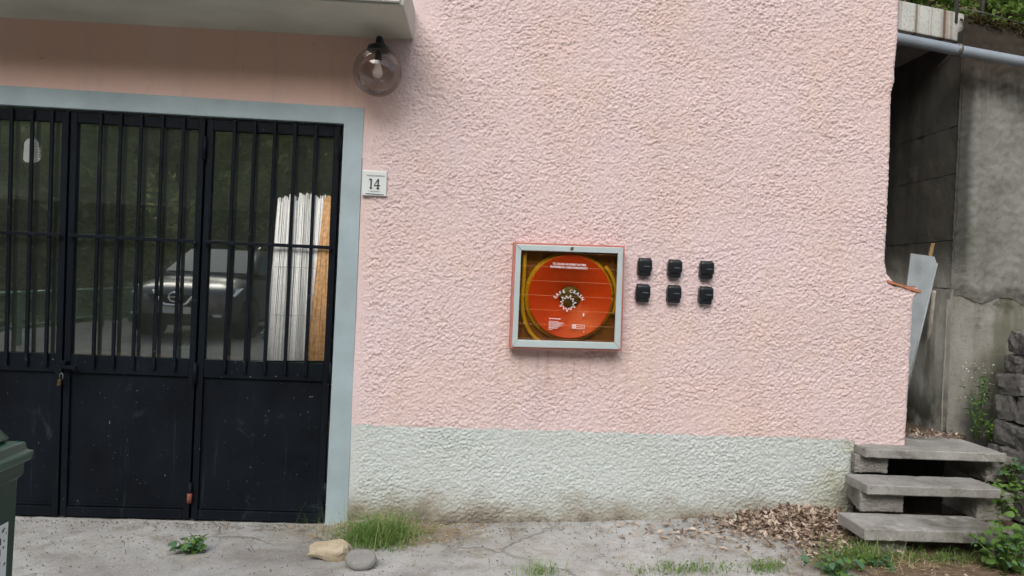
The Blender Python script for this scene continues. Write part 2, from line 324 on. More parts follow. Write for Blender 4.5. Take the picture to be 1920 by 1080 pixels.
M = {
 'pink': m_pink(), 'plinth': m_plinth(), 'ground': m_ground(), 'door': m_door(), 'shutter': m_shutter(1.8, False),  # shutter: passage face lightened in its colour to make up for missing light
 'band': plain('grey_blue_paint', (.36, .455, .495), .55, .14, 4, bump=.35, bscale=30, bdist=.002),
 'soffit': plain('soffit_paint', (.52, .54, .47), .8, .16, 2.2, bump=.2, bscale=40),
 'fascia': plain('fascia_paint', (.74, .76, .73), .7, .05, 3),
 'interior': plain('garage_plaster', (.42, .45, .38), .9, .2, 2),
 'dark_board': plain('board_paint', (.66, .74, .62), .8, .12, 2.5),
 'cardboard': plain('cardboard', (.30, .19, .11), .85, .12, 5),
 'reed_white': plain('white_reed', (.88, .90, .89), .6, .08, 60), 'reed_tan': plain('tan_reed', (.60, .36, .17), .6, .35, 45),
 'wire': plain('binding_wire', (.35, .36, .36), .5, .1, 10, metal=.6),
 'black_plastic': plain('black_plastic', (.012, .015, .019), .32, .2, 20, spec=.5),
 'black_metal': plain('black_metal', (.012, .012, .013), .5, .2, 20),
 'print_grey': plain('moulded_mark', (.10, .12, .14), .4, .1, 20),
 'enamel': plain('white_enamel', (.74, .80, .80), .25, .04, 6), 'ink': plain('black_ink', (.012, .016, .018), .5, .1, 20),
 'steel': plain('dull_steel', (.20, .20, .195), .5, .25, 20, metal=.6), 'brass': plain('brass', (.16, .125, .06), .4, .2, 20, metal=.8),
 'rust_red': plain('red_primer', (.22, .06, .04), .7, .2, 30),
 'casing': plain('faded_red_casing', (.52, .20, .165), .6, .18, 9), 'casing_in': plain('casing_inside', (.22, .10, .02), .6, .3, 5),
 'alu': plain('aluminium_frame', (.60, .71, .73), .35, .05, 8, metal=.25),
 'reel': plain('red_reel', (.66, .075, .014), .42, .08, 4), 'hub': plain('reel_hub', (.10, .085, .018), .5, .5, 40),
 'hose': plain('yellow_hose', (.64, .46, .02), .4, .12, 8), 'print': plain('white_print', (.86, .80, .80), .5, .05, 20),
 'pane_amber': glassy('amber_sheet', (.93, .86, .70), .03, .05, .35, extra=grid_lines),
 'pane': glassy('window_glass', (.98, .99, .98), .55, .012, .4, (.94, 1.0, .96), extra=dust),
 'smoked': glassy('smoked_globe', (.78, .73, .70), .045, .02, .55), 'bulb': plain('bulb_glass', (.85, .83, .78), .15, .03, 10),
 'sticker': plain('white_sticker', (.34, .37, .37), .5, .08, 10),
 'bin': plain('green_bin_plastic', (.004, .032, .022), .36, .15, 4, bump=.08, bscale=200, spec=.3), 'bin_lid': plain('green_lid_plastic', (.010, .062, .046), .32, .2, 4, spec=.5), 'rubber': plain('rubber', (.02, .02, .02), .75, .15, 20),
 'tread': m_concrete('tread_concrete', (.27, .27, .255), (.46, .46, .445), (.11, .105, .085), (1, 1, 1), .85, (.16, .165, .12)),
 'rough_conc': m_concrete('rough_concrete', (.22, .215, .20), (.40, .395, .37), (.12, .115, .09), (1, 1, 1), .6),
 'plaster': m_shutter(.72),  # same concrete, colour lowered in place of shade from slab and trees
 'lowconc': m_concrete('damp_concrete', (.24, .235, .215), (.36, .35, .32), (.13, .135, .09), (2, 1, .3), .75, (.06, .065, .035)),
 'slab': m_concrete('slab_paint', (.50, .52, .49), (.64, .66, .63), (.16, .09, .05), (6, 1, .05), .95),
 'stone': m_concrete('wall_stone', (.13, .13, .13), (.29, .285, .275), (.075, .07, .06), (1, 1, 1), .6, (.17, .16, .11)),
 'mortar': plain('dark_mortar', (.09, .085, .075), .95, .3, 12, bump=.5, bscale=60, bdist=.006),
 'moss': m_leaf('moss', (.05, .05, .015), (.10, .085, .025), (.16, .10, .05), 14), 'soil': plain('soil', (.10, .07, .045), .95, .4, 14, bump=.6, bscale=50, bdist=.01),
 'pvc': plain('grey_pvc', (.28, .33, .385), .4, .12, 5), 'sheet': plain('galvanised_sheet', (.34, .38, .40), .5, .22, 7, metal=.2),
 'wood': plain('weathered_wood', (.30, .20, .09), .8, .25, 25), 'pole': plain('grey_pole', (.36, .34, .30), .8, .18, 18),
 'terracotta': plain('terracotta', (.46, .19, .11), .8, .22, 12), 'stone_tan': m_concrete('tan_stone', (.46, .39, .27), (.62, .55, .42), (.30, .23, .14), (1, 1, 3), .6),
 'stone_grey': m_concrete('grey_stone', (.27, .27, .26), (.36, .36, .35), (.20, .19, .18), (1, 1, 1), .4),
 'grass': m_leaf('grass_green', (.11, .22, .04), (.20, .36, .08), (.42, .46, .20), 9), 'leaf_y': m_leaf('weed_green', (.06, .17, .035), (.13, .27, .06), (.26, .34, .09), 14),
 'leaf_b': m_leaf('weed_blue_green', (.06, .15, .075), (.10, .22, .11), (.15, .28, .14), 14), 'leaf_h': m_leaf('hill_leaf', (.10, .16, .05), (.20, .28, .10), (.34, .36, .16), .9, .6),
 'leaf_t': m_leaf('tree_leaf', (.09, .20, .04), (.22, .40, .08), (.50, .62, .22), 3, .45), 'dry': m_leaf('dry_leaf', (.10, .065, .05), (.32, .235, .175), (.68, .58, .48), 55, .05),
 'straw': plain('straw', (.46, .35, .19), .8, .35, 40), 'bark': plain('bark', (.10, .075, .05), .9, .3, 20, bump=.6, bscale=40, bdist=.01),
 'petal': plain('white_petal', (.75, .75, .68), .6, .05, 20), 'pebble': m_leaf('pebble', (.07, .06, .045), (.24, .21, .17), (.60, .58, .54), 30, .0), 'twig': plain('twig', (.13, .085, .05), .9, .4, 40),
 'rail_green': plain('green_rail_paint', (.02, .11, .07), .5, .15, 8), 'car_paint': plain('dark_car_paint', (.07, .07, .082), .3, .05, 4, metal=.2, coat=.5),
 'car_glass': plain('car_glass', (.05, .075, .09), .15, .05, 4, spec=.10), 'chrome': plain('chrome', (.78, .78, .78), .15, .03, 4, metal=1.0),
 'lamp_lens': plain('headlight_lens', (.55, .58, .60), .12, .1, 10, spec=.8), 'plate': plain('number_plate', (.62, .63, .62), .5, .04, 10),
 'trim': plain('car_trim', (.008, .008, .009), .7, .1, 10, spec=.1), 'rail_grey': plain('grey_post', (.16, .16, .145), .6, .2, 10, metal=.3),
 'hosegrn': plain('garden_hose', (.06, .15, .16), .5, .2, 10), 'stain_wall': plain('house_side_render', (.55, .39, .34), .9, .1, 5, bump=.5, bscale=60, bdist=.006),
}

# ------------------------------------------------------------------ ground
def G(x, y):
    x = np.asarray(x, float); y = np.asarray(y, float)
    r_ = np.interp(x, [-40, -.7, -.5, .3, 1.5, 2.1, 3.6, 8], [.145, .145, .15, .195, .243, .265, .30, .33])
    k = sstep(-9, 0.0, y); z = .36*(1-k) + r_*k + .012*np.sin(x*2.1+y*3)*sstep(0, -.4, y)
    z = z + .055*np.exp(-((x-1.90)/.34)**2-((y+.04)/.30)**2)             # heap of litter against the wall
    z = z + .05*np.exp(-((x+.42)/.20)**2-((y+.03)/.16)**2)
    d = np.clip(-7.6-x, 0, None); z = z - np.clip(d*.7, 0, 2.2) + np.clip(-13-x, 0, None)*.75
    z = z + np.clip(-16.5-y, 0, 40)*.62
    return z
xs = np.unique(np.concatenate([np.linspace(-60, -12, 25), np.linspace(-12, -3, 31), np.arange(-3, 3.6, .016), np.linspace(3.6, 12, 22), np.linspace(12, 60, 17)]).round(4))
ys = np.unique(np.concatenate([np.linspace(-60, -16, 30), np.linspace(-16, -1.3, 45), np.arange(-1.3, .06, .016), np.linspace(.06, 2, 6), np.linspace(4, 60, 14)]).round(4))
GX, GY = np.meshgrid(xs, ys); GZ = G(GX, GY)
fine = sstep(-1.6, -1.2, GY)*sstep(.3, .06, GY)
gn = np.array([[mnoise.noise((a*9, b*9, 0))*.006 + mnoise.noise((a*38, b*38, 3))*.0025 for a in xs] for b in ys if -1.7 < b < .3])
gi = [i for i, b in enumerate(ys) if -1.7 < b < .3]; GZ[gi] += gn*fine[gi]
GZ = np.where(GY > .12, np.minimum(GZ, .06), GZ)
nx = len(xs); idx = np.arange(len(ys)*nx).reshape(len(ys), nx)
Fq = np.stack([idx[:-1, :-1], idx[:-1, 1:], idx[1:, 1:], idx[1:, :-1]], -1).reshape(-1, 4)
ground = link('ground', npmesh('ground', np.stack([GX, GY, GZ], -1).reshape(-1, 3), Fq), M['ground']); tag(ground, kind='structure')

# ------------------------------------------------------------------ the house
house = empty('house', (0, 0, 0), 0, 'pink roughcast house with pale grey-green plinth and a balcony slab', 'house')
STEP = .0032
gx = np.arange(-.74, 2.60, STEP); gz = np.arange(.08, 3.30, STEP)
HX, HZ = np.meshgrid(gx, gz); hh, hw = HX.shape
n1 = bandnoise(hh, hw, STEP, .15, .019, .0125, 11, .45); n2 = bandnoise(hh, hw, STEP, 0, .0105, .0085, 12, .3); n3 = bandnoise(hh, hw, STEP, .2, .5, .4, 13); n4 = bandnoise(hh, hw, STEP, .2, .06, .035, 14, .4); n5 = bandnoise(hh, hw, STEP, .3, .30, .2, 15)
def edge_line(pts):
    P = np.array([W(*p) for p in pts]); o = np.argsort(P[:, 2]); return P[o, 2], P[o, 0]
ez, ex = edge_line([(1687, -60), (1687, 0), (1684, 66), (1677, 132), (1678, 150), (1672, 172), (1668, 300), (1663, 420), (1660, 492), (1664, 514), (1675, 527)])
lz, lx = edge_line([(1722, 549), (1717, 556), (1712, 566), (1706, 690), (1700, 790), (1697, 824), (1697, 840)])
ZL = W(1690, 538)[2]
def xr(z): return np.where(z > ZL, np.interp(z, ez, ex), np.interp(z, lz, lx))
jz, jx = edge_line([(683, 203), (668, 560), (650, 985)])
def xj(z): return np.interp(z, jz, jx)
tA, tB = W(0, 160), W(683, 203)
def zt(x): return lerp(tA[2], tB[2], (x-tA[0])/(tB[0]-tA[0]))
rough_mask = np.where(HZ > 2.15, sstep(-.56, -.20, HX + .10*n3*.5 + np.clip((2.75-HZ), 0, .5)*.35), 1.0)
rough_mask = np.maximum(rough_mask*sstep(-.60, -.50, HX), 0.0)
def grains(n, rmin, rmax, seed, ax=1.25):      # heap of overlapping grains thrown at the wall
    rng = np.random.default_rng(seed); H = np.zeros(hh*hw, np.float32)
    cx = rng.uniform(gx[0], gx[-1], n); cz = rng.uniform(gz[0], gz[-1], n); rr_ = rng.uniform(rmin, rmax, n); base = rng.uniform(-.35, .45, n)*rr_
    i0 = np.round((cx-gx[0])/STEP).astype(int); j0 = np.round((cz-gz[0])/STEP).astype(int); K = int(rmax*ax/STEP)+1; tl = rng.normal(.4, .35, n); ca, sa = np.cos(tl), np.sin(tl)
    for di in range(-K, K+1):
        for dj in range(-K, K+1):
            ii, jj = i0+di, j0+dj; ok = (ii >= 0) & (ii < hw) & (jj >= 0) & (jj < hh)
            dx = gx[0]+ii*STEP-cx; dz = gz[0]+jj*STEP-cz; a = (dx*ca+dz*sa)/ax; b = -dx*sa+dz*ca
            q = rr_**2-a*a-b*b; ok &= q > 0
            np.maximum.at(H, (jj*hw+ii)[ok], (np.sqrt(np.clip(q, 0, None))*.62+base)[ok].astype(np.float32))
    return H.reshape(hh, hw)
gA = grains(190000, .0040, .0086, 21); gB = grains(170000, .0034, .0062, 22)
nb = bandnoise(hh, hw, STEP, .8, .035, .026, 16, .4)
lump = (np.maximum(gA, gB*.9)*1.12 - .0040)*(1+.18*np.clip(n5, -1.5, 1.5)) + nb*.0004 + n4*.0003 + 0*(np.tanh(n1*1.3)*.0027 + np.clip(n4, -2, 2)*.0012)*(1+.25*np.clip(n5, -1.5, 1.5)) + n2*.0
hgt = lump*rough_mask + (n3*.0012 + n2*.0004)*(1-rough_mask) + n3*.0022*sstep(-.8, -.6, HX)
edge = xr(HZ) - HX; rr = .028
rnd = np.where(edge < rr, rr - np.sqrt(np.clip(rr**2-(rr-np.clip(edge, 0, rr))**2, 0, None)), 0.0)
HY = -.012*rough_mask - hgt + rnd
inside = (HX < xr(HZ)+.003*n2) & ~((HX < xj(HZ)) & (HZ < zt(HX)))
bl, br_ = W(655, 796), W(1600, 824)
zborder = lerp(bl[2], br_[2], (HX-bl[0])/(br_[0]-bl[0])) + .003*n1 + .002*n4
xpl = W(1600, 824)[0]
below = (HZ < zborder)
foot = G(HX, 0*HX-.02) - .03
low_ok = np.where(HX > xpl + .01, HZ > .672, HZ > foot)
hidx = np.arange(hh*hw).reshape(hh, hw)
def submesh(name, mask):
    c = mask[:-1, :-1] & mask[1:, 1:] & mask[:-1, 1:] & mask[1:, :-1] if mask.shape == HX.shape else mask
    q = np.stack([hidx[:-1, :-1], hidx[:-1, 1:], hidx[1:, 1:], hidx[1:, :-1]], -1)[c]
    u, inv = np.unique(q, return_inverse=True)
    V = np.stack([HX.ravel()[u], HY.ravel()[u], HZ.ravel()[u]], -1); return npmesh(name, V, inv.reshape(-1, 4))
pinkm = inside & low_ok & (~below | (HX > xpl)); ccell = lambda m: m[:-1, :-1]
allm = inside & low_ok; call = allm[:-1, :-1] & allm[1:, 1:] & allm[:-1, 1:] & allm[1:, :-1]
isplinth = (below & (HX <= xpl + .004*n1))[:-1, :-1]
link('rendered_wall', submesh('rendered_wall', call & ~isplinth), M['pink'], house)
NB = 60; sx_ = np.linspace(-3.5, gx[0]+.001, 220); sz_ = np.linspace(0, 1, NB)
SV = []
for v in sz_:
    for xx in sx_: SV.append((xx, -.001 - mnoise.noise((xx*5, v*5, 0))*.0012 - mnoise.noise((xx*40, v*40, 0))*.0006, lerp(float(zt(xx))-.003, 3.30, v**1.6)))
si = np.arange(NB*220).reshape(NB, 220)
link('smooth_render', npmesh('smooth_render', SV, np.stack([si[:-1, :-1], si[:-1, 1:], si[1:, 1:], si[1:, :-1]], -1).reshape(-1, 4)), M['pink'], house)
link('plinth', submesh('plinth', call & isplinth), M['plinth'], house)
# right-hand return of the wall, following its uneven edge
zz = np.arange(ZL+.004, 3.6, .03); V = []; F = []
for i, z in enumerate(zz): xe = float(np.interp(z, ez, ex))-.002; V += [(xe, .024, z), (xe-.01, 4.6, z)]
for i in range(len(zz)-1): F.append((2*i, 2*i+1, 2*i+3, 2*i+2))
link('side_wall', mesh('side_wall', V, F, True), M['stain_wall'], house)
zz = np.linspace(W(1697, 835)[2]-.02, ZL+.01, 24); V = []; F = []
for z in zz: xe = float(np.interp(z, lz, lx))-.002; V += [(xe, .024, z), (xe, .30, z), (2.25, .30, z)]
for i in range(len(zz)-1): F += [(3*i, 3*i+1, 3*i+4, 3*i+3), (3*i+1, 3*i+2, 3*i+5, 3*i+4)]
link('buttress_return', mesh('buttress_return', V, F), M['stain_wall'], house)
c0, c1 = W(1661, 529), W(1723, 549)
for k, (a, b) in enumerate(((0.0, .47), (.49, 1.0))):        # two thin coping tiles falling to the right
    p, q = lerp(c0, c1, a), lerp(c0, c1, b)
    link('coping_tile', hexm('coping_tile', [(p[0], -.022, p[2]-.004), (q[0], -.024, q[2]-.004), (q[0], -.024, q[2]+.012), (p[0], -.022, p[2]+.012)],
         [(p[0], .30, p[2]+.01), (q[0], .30, q[2]+.01), (q[0], .30, q[2]+.026), (p[0], .30, p[2]+.026)], .003), M['terracotta'], house)
link('upper_wall', boxm('upper_wall', (-6.5, .0, 3.29), (2.36, .25, 5.4)), M['pink'], house)
link('left_wall', boxm('left_wall', (-6.5, .0, .0), (-3.49, .25, 3.6)), M['pink'], house)
link('roof', boxm('roof', (-6.7, -.3, 5.4), (2.6, 5.0, 5.6), .02), M['terracotta'], house)
# grey-blue painted surround of the garage opening
XL = W(-150, 600)[0]
sA, sB = W(0, 160), W(683, 203); iA, iB = W(0, 196), W(645, 232)
oL = lambda a, b, x: a[2] + (b[2]-a[2])*(x-a[0])/(b[0]-a[0])
xo = XL-.12
jb0, jb1 = W(609, 988), W(651, 988)
link('door_surround', polyprism('door_surround', [(xo, oL(iA, iB, xo)), (iB[0], iB[2]), (jb0[0], .11), (jb1[0], .11), (sB[0], sB[2]), (xo, oL(sA, sB, xo))], -.005, .12, .003), M['band'], house)
link('surround_jamb', boxm('surround_jamb', (xo, -.0065, .11), (XL, .12, oL(iA, iB, XL)-.001), .004), M['band'], house)
# balcony slab, half a metre deep
bA, bB = W(0, 33), W(776, 75)
def zb(x): return bA[2] + (bB[2]-bA[2])*(x-bA[0])/(bB[0]-bA[0])
fo = W(757, 12, -.5)
link('balcony_slab', hexm('balcony_slab', [(-3.9, -.5, zb(-3.9)), (fo[0], -.5, zb(fo[0])), (fo[0], -.5, zb(fo[0])+.17), (-3.9, -.5, zb(-3.9)+.17)],
     [(-3.9, .1, zb(-3.9)), (bB[0], .1, zb(bB[0])), (bB[0], .1, zb(bB[0])+.17), (-3.9, .1, zb(-3.9)+.17)], .006), M['soffit'], house)
link('balcony_edge', hexm('balcony_edge', [(-3.9, -.523, zb(-3.9)+.010), (fo[0]-.02, -.523, zb(fo[0])+.010), (fo[0]-.02, -.523, zb(fo[0])+.15), (-3.9, -.523, zb(-3.9)+.15)],
     [(-3.9, -.503, zb(-3.9)+.010), (fo[0]-.02, -.503, zb(fo[0])+.010), (fo[0]-.02, -.503, zb(fo[0])+.15), (-3.9, -.503, zb(-3.9)+.15)], .003), M['fascia'], house)
# garage interior
link('garage_floor', boxm('garage_floor', (-3.4, .02, .10), (-.2, 4.5, .128)), M['interior'], house)
link('garage_wall', boxm('garage_wall', (-3.5, 4.5, .1), (-.1, 4.6, 2.8)), M['interior'], house)
link('garage_wall', boxm('garage_wall', (-.20, .13, .1), (-.1, 4.5, 2.8)), M['interior'], house)
link('garage_wall', boxm('garage_wall', (-3.5, .13, .1), (-3.4, 4.5, 2.8)), M['interior'], house)
link('garage_ceiling', boxm('garage_ceiling', (-3.5, .13, 2.6), (-.1, 4.6, 2.7)), M['interior'], house)
p = W(0, 372, .9); q = W(640, 378, .9)
link('ceiling_beam', hexm('ceiling_beam', [(-3.38, .9, p[2]+.02), (-.21, .9, p[2]+.02), (-.21, .9, 2.58), (-3.38, .9, 2.58)], [(-3.38, 1.15, p[2]+.02), (-.21, 1.15, p[2]+.02), (-.21, 1.15, 2.58), (-3.38, 1.15, 2.58)], .006), M['dark_board'], house)

# ------------------------------------------------------------------ folding garage door, three leaves
door = empty('garage_door', (float(W(352, 978)[0]), .05, .13), 0, 'black metal folding garage door with barred glazed upper half', 'door')
DL = np.array(door.location)
def dm(me): me.transform(Matrix.Translation(-door.location)); return me
POST = [((-140, 193), (-152, 965)), ((128, 204), (106, 973)), ((385, 219), (353, 979)), ((640, 233), (606, 986))]
def post_at(i, v):                        # v = 0 top, 1 bottom, as a picture point
    a, b = POST[i]; return (lerp(a[0], b[0], v), lerp(a[1], b[1], v))
def dpx(i, u, v): a, b = post_at(i, v), post_at(i+1, v); return (lerp(a[0], b[0], u), lerp(a[1], b[1], v if False else u))
def dq(i, u0, u1, v0, v1): return [dpx(i, u0, v1), dpx(i, u1, v1), dpx(i, u1, v0), dpx(i, u0, v0)]
VB = .598                                  # lower edge of the glazing
bars = [[.03, .168, .312, .456, .60, .745, .885][1:], [.235, .382, .532, .687, .842], [.215, .365, .512, .662, .815]]
for i in range(3):
    lf = link('door_leaf', dm(pxblock('door_leaf', dq(i, .008, .055, .004, .996), .018, .058, .003)), M['door'], door)    # hinge stile
    def sub(name, me, mat): return link(name, dm(me), mat, lf)
    sub('stile', pxblock('stile', dq(i, .945, .992, .004, .996), .018, .058, .003), M['door'])
    sub('top_rail', pxblock('top_rail', dq(i, .056, .944, .004, .030), .020, .056, .003), M['door'])
    sub('middle_rail', pxblock('middle_rail', dq(i, .056, .944, VB, VB+.045), .020, .056, .003), M['door'])
    sub('bottom_rail', pxblock('bottom_rail', dq(i, .056, .944, .972, .996), .020, .056, .004), M['door'])
    sub('panel', pxblock('panel', dq(i, .056, .944, VB+.046, .971), .036, .044), M['door'])
    sub('weld_ridge', pxblock('weld_ridge', dq(i, .06, .94, .966, .970), .026, .036, .002), M['door'])
    gq = [W(*q) for q in dq(i, .057, .943, .031, VB-.001)]; sub('glass_pane', mesh('glass_pane', [(q[0], .040, q[2]) for q in gq], [(0, 1, 2, 3)]), M['pane'])
    for u in bars[i]:
        t, b = W(*dpx(i, u, .004)), W(*dpx(i, u, VB+.030))
        a = .0085
        sub('bar', hexm('bar', [(b[0]-a, .001, b[2]), (b[0]+a, .001, b[2]), (t[0]+a, .001, t[2]), (t[0]-a, .001, t[2])], [(b[0]-a, .0175, b[2]), (b[0]+a, .0175, b[2]), (t[0]+a, .0175, t[2]), (t[0]-a, .0175, t[2])], .003), M['door'])
    l_, r_2 = dpx(i, .03, .3075), dpx(i, .97, .3075)
    sub('cross_bar', pxblock('cross_bar', [(l_[0], l_[1]+3.5), (r_2[0], r_2[1]+3.5), (r_2[0], r_2[1]-3), (l_[0], l_[1]-3)], -.008, .0005, .002), M['door'])
    if i == 0:
        sp = [W(*q, .037) for q in ((43, 300), (45, 268), (50, 261), (58, 258), (66, 260), (72, 267), (74, 300), (70, 304), (48, 304))]
        stk_ = sub('sticker', polyprism('sticker', [(q[0], q[2]) for q in sp][::-1], .0385, .0392), M['sticker'])
        for k in range(5): sub('sticker_print', pxblock('sticker_print', [(54, 276+5*k), (69, 276.6+5*k), (69, 274.8+5*k), (54, 274.2+5*k)], .0372, .0380), M['interior'])
    if i in (1, 2):
        for hy in ((255, 300) if i == 2 else (255, 300), (680, 720), (905, 945)):
            a0 = post_at(i+1 if i == 2 else i+1, (hy[0]-225)/755); a1 = post_at(i+1, (hy[1]-225)/755)
            tp, bt = W(a0[0], hy[0]), W(a1[0], hy[1])
            me = tubem('hinge', [(bt[0], .004, bt[2]), (tp[0], .004, tp[2])], .011, 10)
            sub('hinge', me, M['door'])
            if i == 1 and hy[0] == 905:
                m1 = lerp(bt, tp, .05); m2 = lerp(bt, tp, .5); sub('hinge_sleeve', tubem('hinge_sleeve', [(m1[0], .003, m1[2]), (m2[0], .003, m2[2])], .013, 10), M['rust_red'])
    if i == 1:
        sub('latch', pxblock('latch', [(112, 690), (146, 692), (146, 686), (112, 684)], -.022, -.008, .002), M['door'])
        sub('latch', pxblock('latch', [(115, 684), (127, 684), (127, 677), (115, 676)], -.024, .016, .002), M['door'])
        sub('padlock', pxblock('padlock', [(110, 722), (117, 722), (118, 711), (112, 711)], -.022, -.006, .003), M['brass'])
        sub('padlock_shackle', tubem('padlock_shackle', [W(112, 712, -.014), W(112, 702, -.014), W(116, 699, -.014), W(118, 703, -.014), W(117, 712, -.014)], .003, 6), M['steel'])

# ------------------------------------------------------------------ things seen through the glass
def reeds(name, poly_top, poly_bot, n, y0, y1, r, mat, parent, seed, jit=.012):
    rng = random.Random(seed); parts = []
    for k in range(n):
        u = (k+.5)/n; y = lerp(y0, y1, rng.random())
        t = W(lerp(poly_top[0][0], poly_top[1][0], u), lerp(poly_top[0][1], poly_top[1][1], u), y); b = W(lerp(poly_bot[0][0], poly_bot[1][0], u), lerp(poly_bot[0][1], poly_bot[1][1], u), y)
        t = t + np.array([rng.uniform(-.3, .3)*jit, 0, rng.uniform(-2.6, 1.0)*jit])
        rr_ = r*rng.uniform(.65, 1.25); md = lerp(t, b, .45) + np.array([rng.uniform(-.25, .25)*jit, 0, 0])
        parts.append(tube_data([b, md, t], [rr_, rr_, rr_*.9], 5))
    V, F = join(parts); return tag(link(name, mesh(name, V, F, True), mat, parent), kind='stuff')
rs = empty('reed_screen', (W(540, 676, .03)[0], .03, W(540, 676, .03)[2]), 0, 'white reed screen standing behind the bars of the right door pane', 'screen')
for k, (ta, tb, ba, bb) in enumerate((((521, 373), (552, 364), (496, 676), (535, 676)), ((552, 366), (588, 364), (535, 676), (573, 676)), ((588, 368), (612, 368), (573, 676), (590, 676)))):
    o = reeds('reeds', (ta, tb), (ba, bb), 28, .0245, .0365, .0027, M['reed_white'], rs, 20+k)
    o.matrix_parent_inverse = Matrix.Translation(-rs.location)
for py in (470, 500, 590):
    o = link('binding_wire', tubem('binding_wire', [W(514, py, .0208), W(600, py+3, .0208)], .0010, 5), M['wire'], rs); o.matrix_parent_inverse = Matrix.Translation(-rs.location)
rt = empty('reed_bundle', (W(592, 676, .023)[0], .023, W(592, 676, .023)[2]), 0, 'tan reed bundle standing beside the white reed screen', 'reeds')
o = reeds('reeds', ((609, 372), (620, 368)), ((574, 676), (609, 676)), 26, .0215, .0240, .0026, M['reed_tan'], rt, 31); o.matrix_parent_inverse = Matrix.Translation(-rt.location)
cb = W(445, 600, .45)
bx = empty('cardboard_box', (cb[0], .55, .13), 0, 'brown cardboard box stacked just inside the right door pane', 'box')
link('carton', boxm('carton', (-.10, -.12, 0), (.10, .14, .62), .004), M['cardboard'], bx); link('flap', boxm('flap', (-.104, -.126, .62), (.104, -.02, .628)), M['cardboard'], bx)
V, F = join([tube_data([(cb[0]-.30+.10*math.cos(t*.5)*(1-t*.004), .40+.08*math.sin(t*.5), .98+.004*t) for t in range(0, 50)], .008, 6)])
shelf = empty('workbench', (W(330, 660, .4)[0], .45, .13), 0, 'low wooden bench inside the garage below the glazing', 'bench')
link('bench_top', boxm('bench_top', (-.75, -.10, .80), (.35, .25, .84), .004), M['cardboard'], shelf)
for sx in (-.7, .3): link('leg', boxm('leg', (sx-.03, -.05, 0), (sx+.03, .2, .80)), M['cardboard'], shelf)
hs = empty('hose_coil', (cb[0]-.25, .42, .97), 0, 'blue-green garden hose coiled behind the middle door post', 'hose')
link('coil', tubem('coil', [((.11+.012*math.sin(t*1.7))*math.cos(t*.55), (.07)*math.sin(t*.55), .012+.0011*t) for t in range(0, 62)], .008, 6), M['hosegrn'], hs)

# ------------------------------------------------------------------ wall fittings
# house number
qd = [(680, 367), (725, 369), (727, 323), (681, 321)]
hn = empty('house_number', tuple(W(703, 345, -.02)), 0, 'white enamel house number tile reading 14 beside the garage door', 'sign')
def add(parent, name, me, mat):
    me.transform(parent.matrix_basis.inverted() if False else (Matrix.Translation(parent.location) @ Matrix.Rotation(parent.rotation_euler.z, 4, 'Z')).inverted()); return link(name, me, mat, parent)
add(hn, 'tile', pxblock('tile', qd, -.034, -.008, .003), M['enamel'])
c = W(703, 345, -.036); rt_ = rad(-.1)
def strokes(name, lists, c, w, y, t=.0008):
    parts = []
    for pl in lists:
        for (a, b) in zip(pl[:-1], pl[1:]):
            a, b = np.array(a[:2]+(a[2] if len(a) > 2 else w,)), np.array(b[:2]+(b[2] if len(b) > 2 else w,))
            d = b[:2]-a[:2]; L = np.hypot(*d); n_ = np.array([-d[1], d[0]])/L
            q = [a[:2]+n_*a[2]/2, a[:2]-n_*a[2]/2, b[:2]-n_*b[2]/2, b[:2]+n_*b[2]/2]
            y += -.00002
            v = [(c[0]+p[0], y, c[2]+p[1]) for p in q]+[(c[0]+p[0], y+t, c[2]+p[1]) for p in q]
            parts.append((v, [(0, 1, 2, 3), (7, 6, 5, 4), (0, 4, 5, 1), (1, 5, 6, 2), (2, 6, 7, 3), (3, 7, 4, 0)]))
    V, F = join(parts); return mesh(name, V, F)
# serif digits drawn in strokes (metres from the tile centre)
add(hn, 'digit', strokes('digit', [[(-.033, .019, .003), (-.024, .026, .009), (-.020, .022, .008)], [(-.0205, .026, .0075), (-.021, -.022, .0075)], [(-.029, -.020, .003), (-.021, -.026, .008), (-.013, -.021, .003)]], c, .006, c[1]), M['ink'])
add(hn, 'digit', strokes('digit', [[(.017, .026, .007), (-.004, -.007, .003)], [(-.005, -.0085, .006), (.028, -.0085, .006)], [(.0175, .028, .0075), (.0165, -.023, .0075)], [(.008, -.021, .003), (.0165, -.027, .008), (.025, -.022, .003)]], c, .005, c[1]), M['ink'])
add(hn, 'lettering', to_wall(textm('lettering', 'COMUNE DI BONASSOLA', .0088), c[0]+.002, c[1], c[2]+.044, rt_, .96), M['ink'])
add(hn, 'lettering', to_wall(textm('lettering', 'F.  SAN MARCO', .0085), c[0]-.004, c[1], c[2]-.040, rt_), M['ink'])
add(hn, 'rule_line', strokes('rule_line', [[(-.048, -.0535), (.050, -.0555)]], c, .0032, c[1]), M['ink'])
# globe lamp under the balcony
gc = W(708, 135, -.16); gr = .126
lamp = empty('globe_lamp', tuple(gc), 0, 'smoked glass globe lamp hanging from a black bracket under the balcony', 'lamp')
prof = [(.0, -gr)] + [(gr*math.sin(t), -gr*math.cos(t)) for t in np.linspace(.08, math.pi-.38, 26)]
link('globe', lathem('globe', prof, 40), M['smoked'], lamp)
zt_ = gr*math.cos(.38)
link('collar', lathem('collar', [(.0, zt_+.026), (.030, zt_+.026), (.056, zt_+.014), (.060, zt_-.004), (.052, zt_-.012), (.0, zt_-.012)], 28), M['black_plastic'], lamp)
link('bracket', tubem('bracket', [(0, 0, zt_+.02), (0, 0, zt_+.046), (0, .012, zt_+.058), (0, .03, zt_+.062), (0, .165, zt_+.062)], .017, 12), M['black_metal'], lamp)
link('bulb_holder', lathem('bulb_holder', [(.0, zt_-.01), (.018, zt_-.01), (.018, .045), (.0, .045)], 16), M['black_plastic'], lamp)
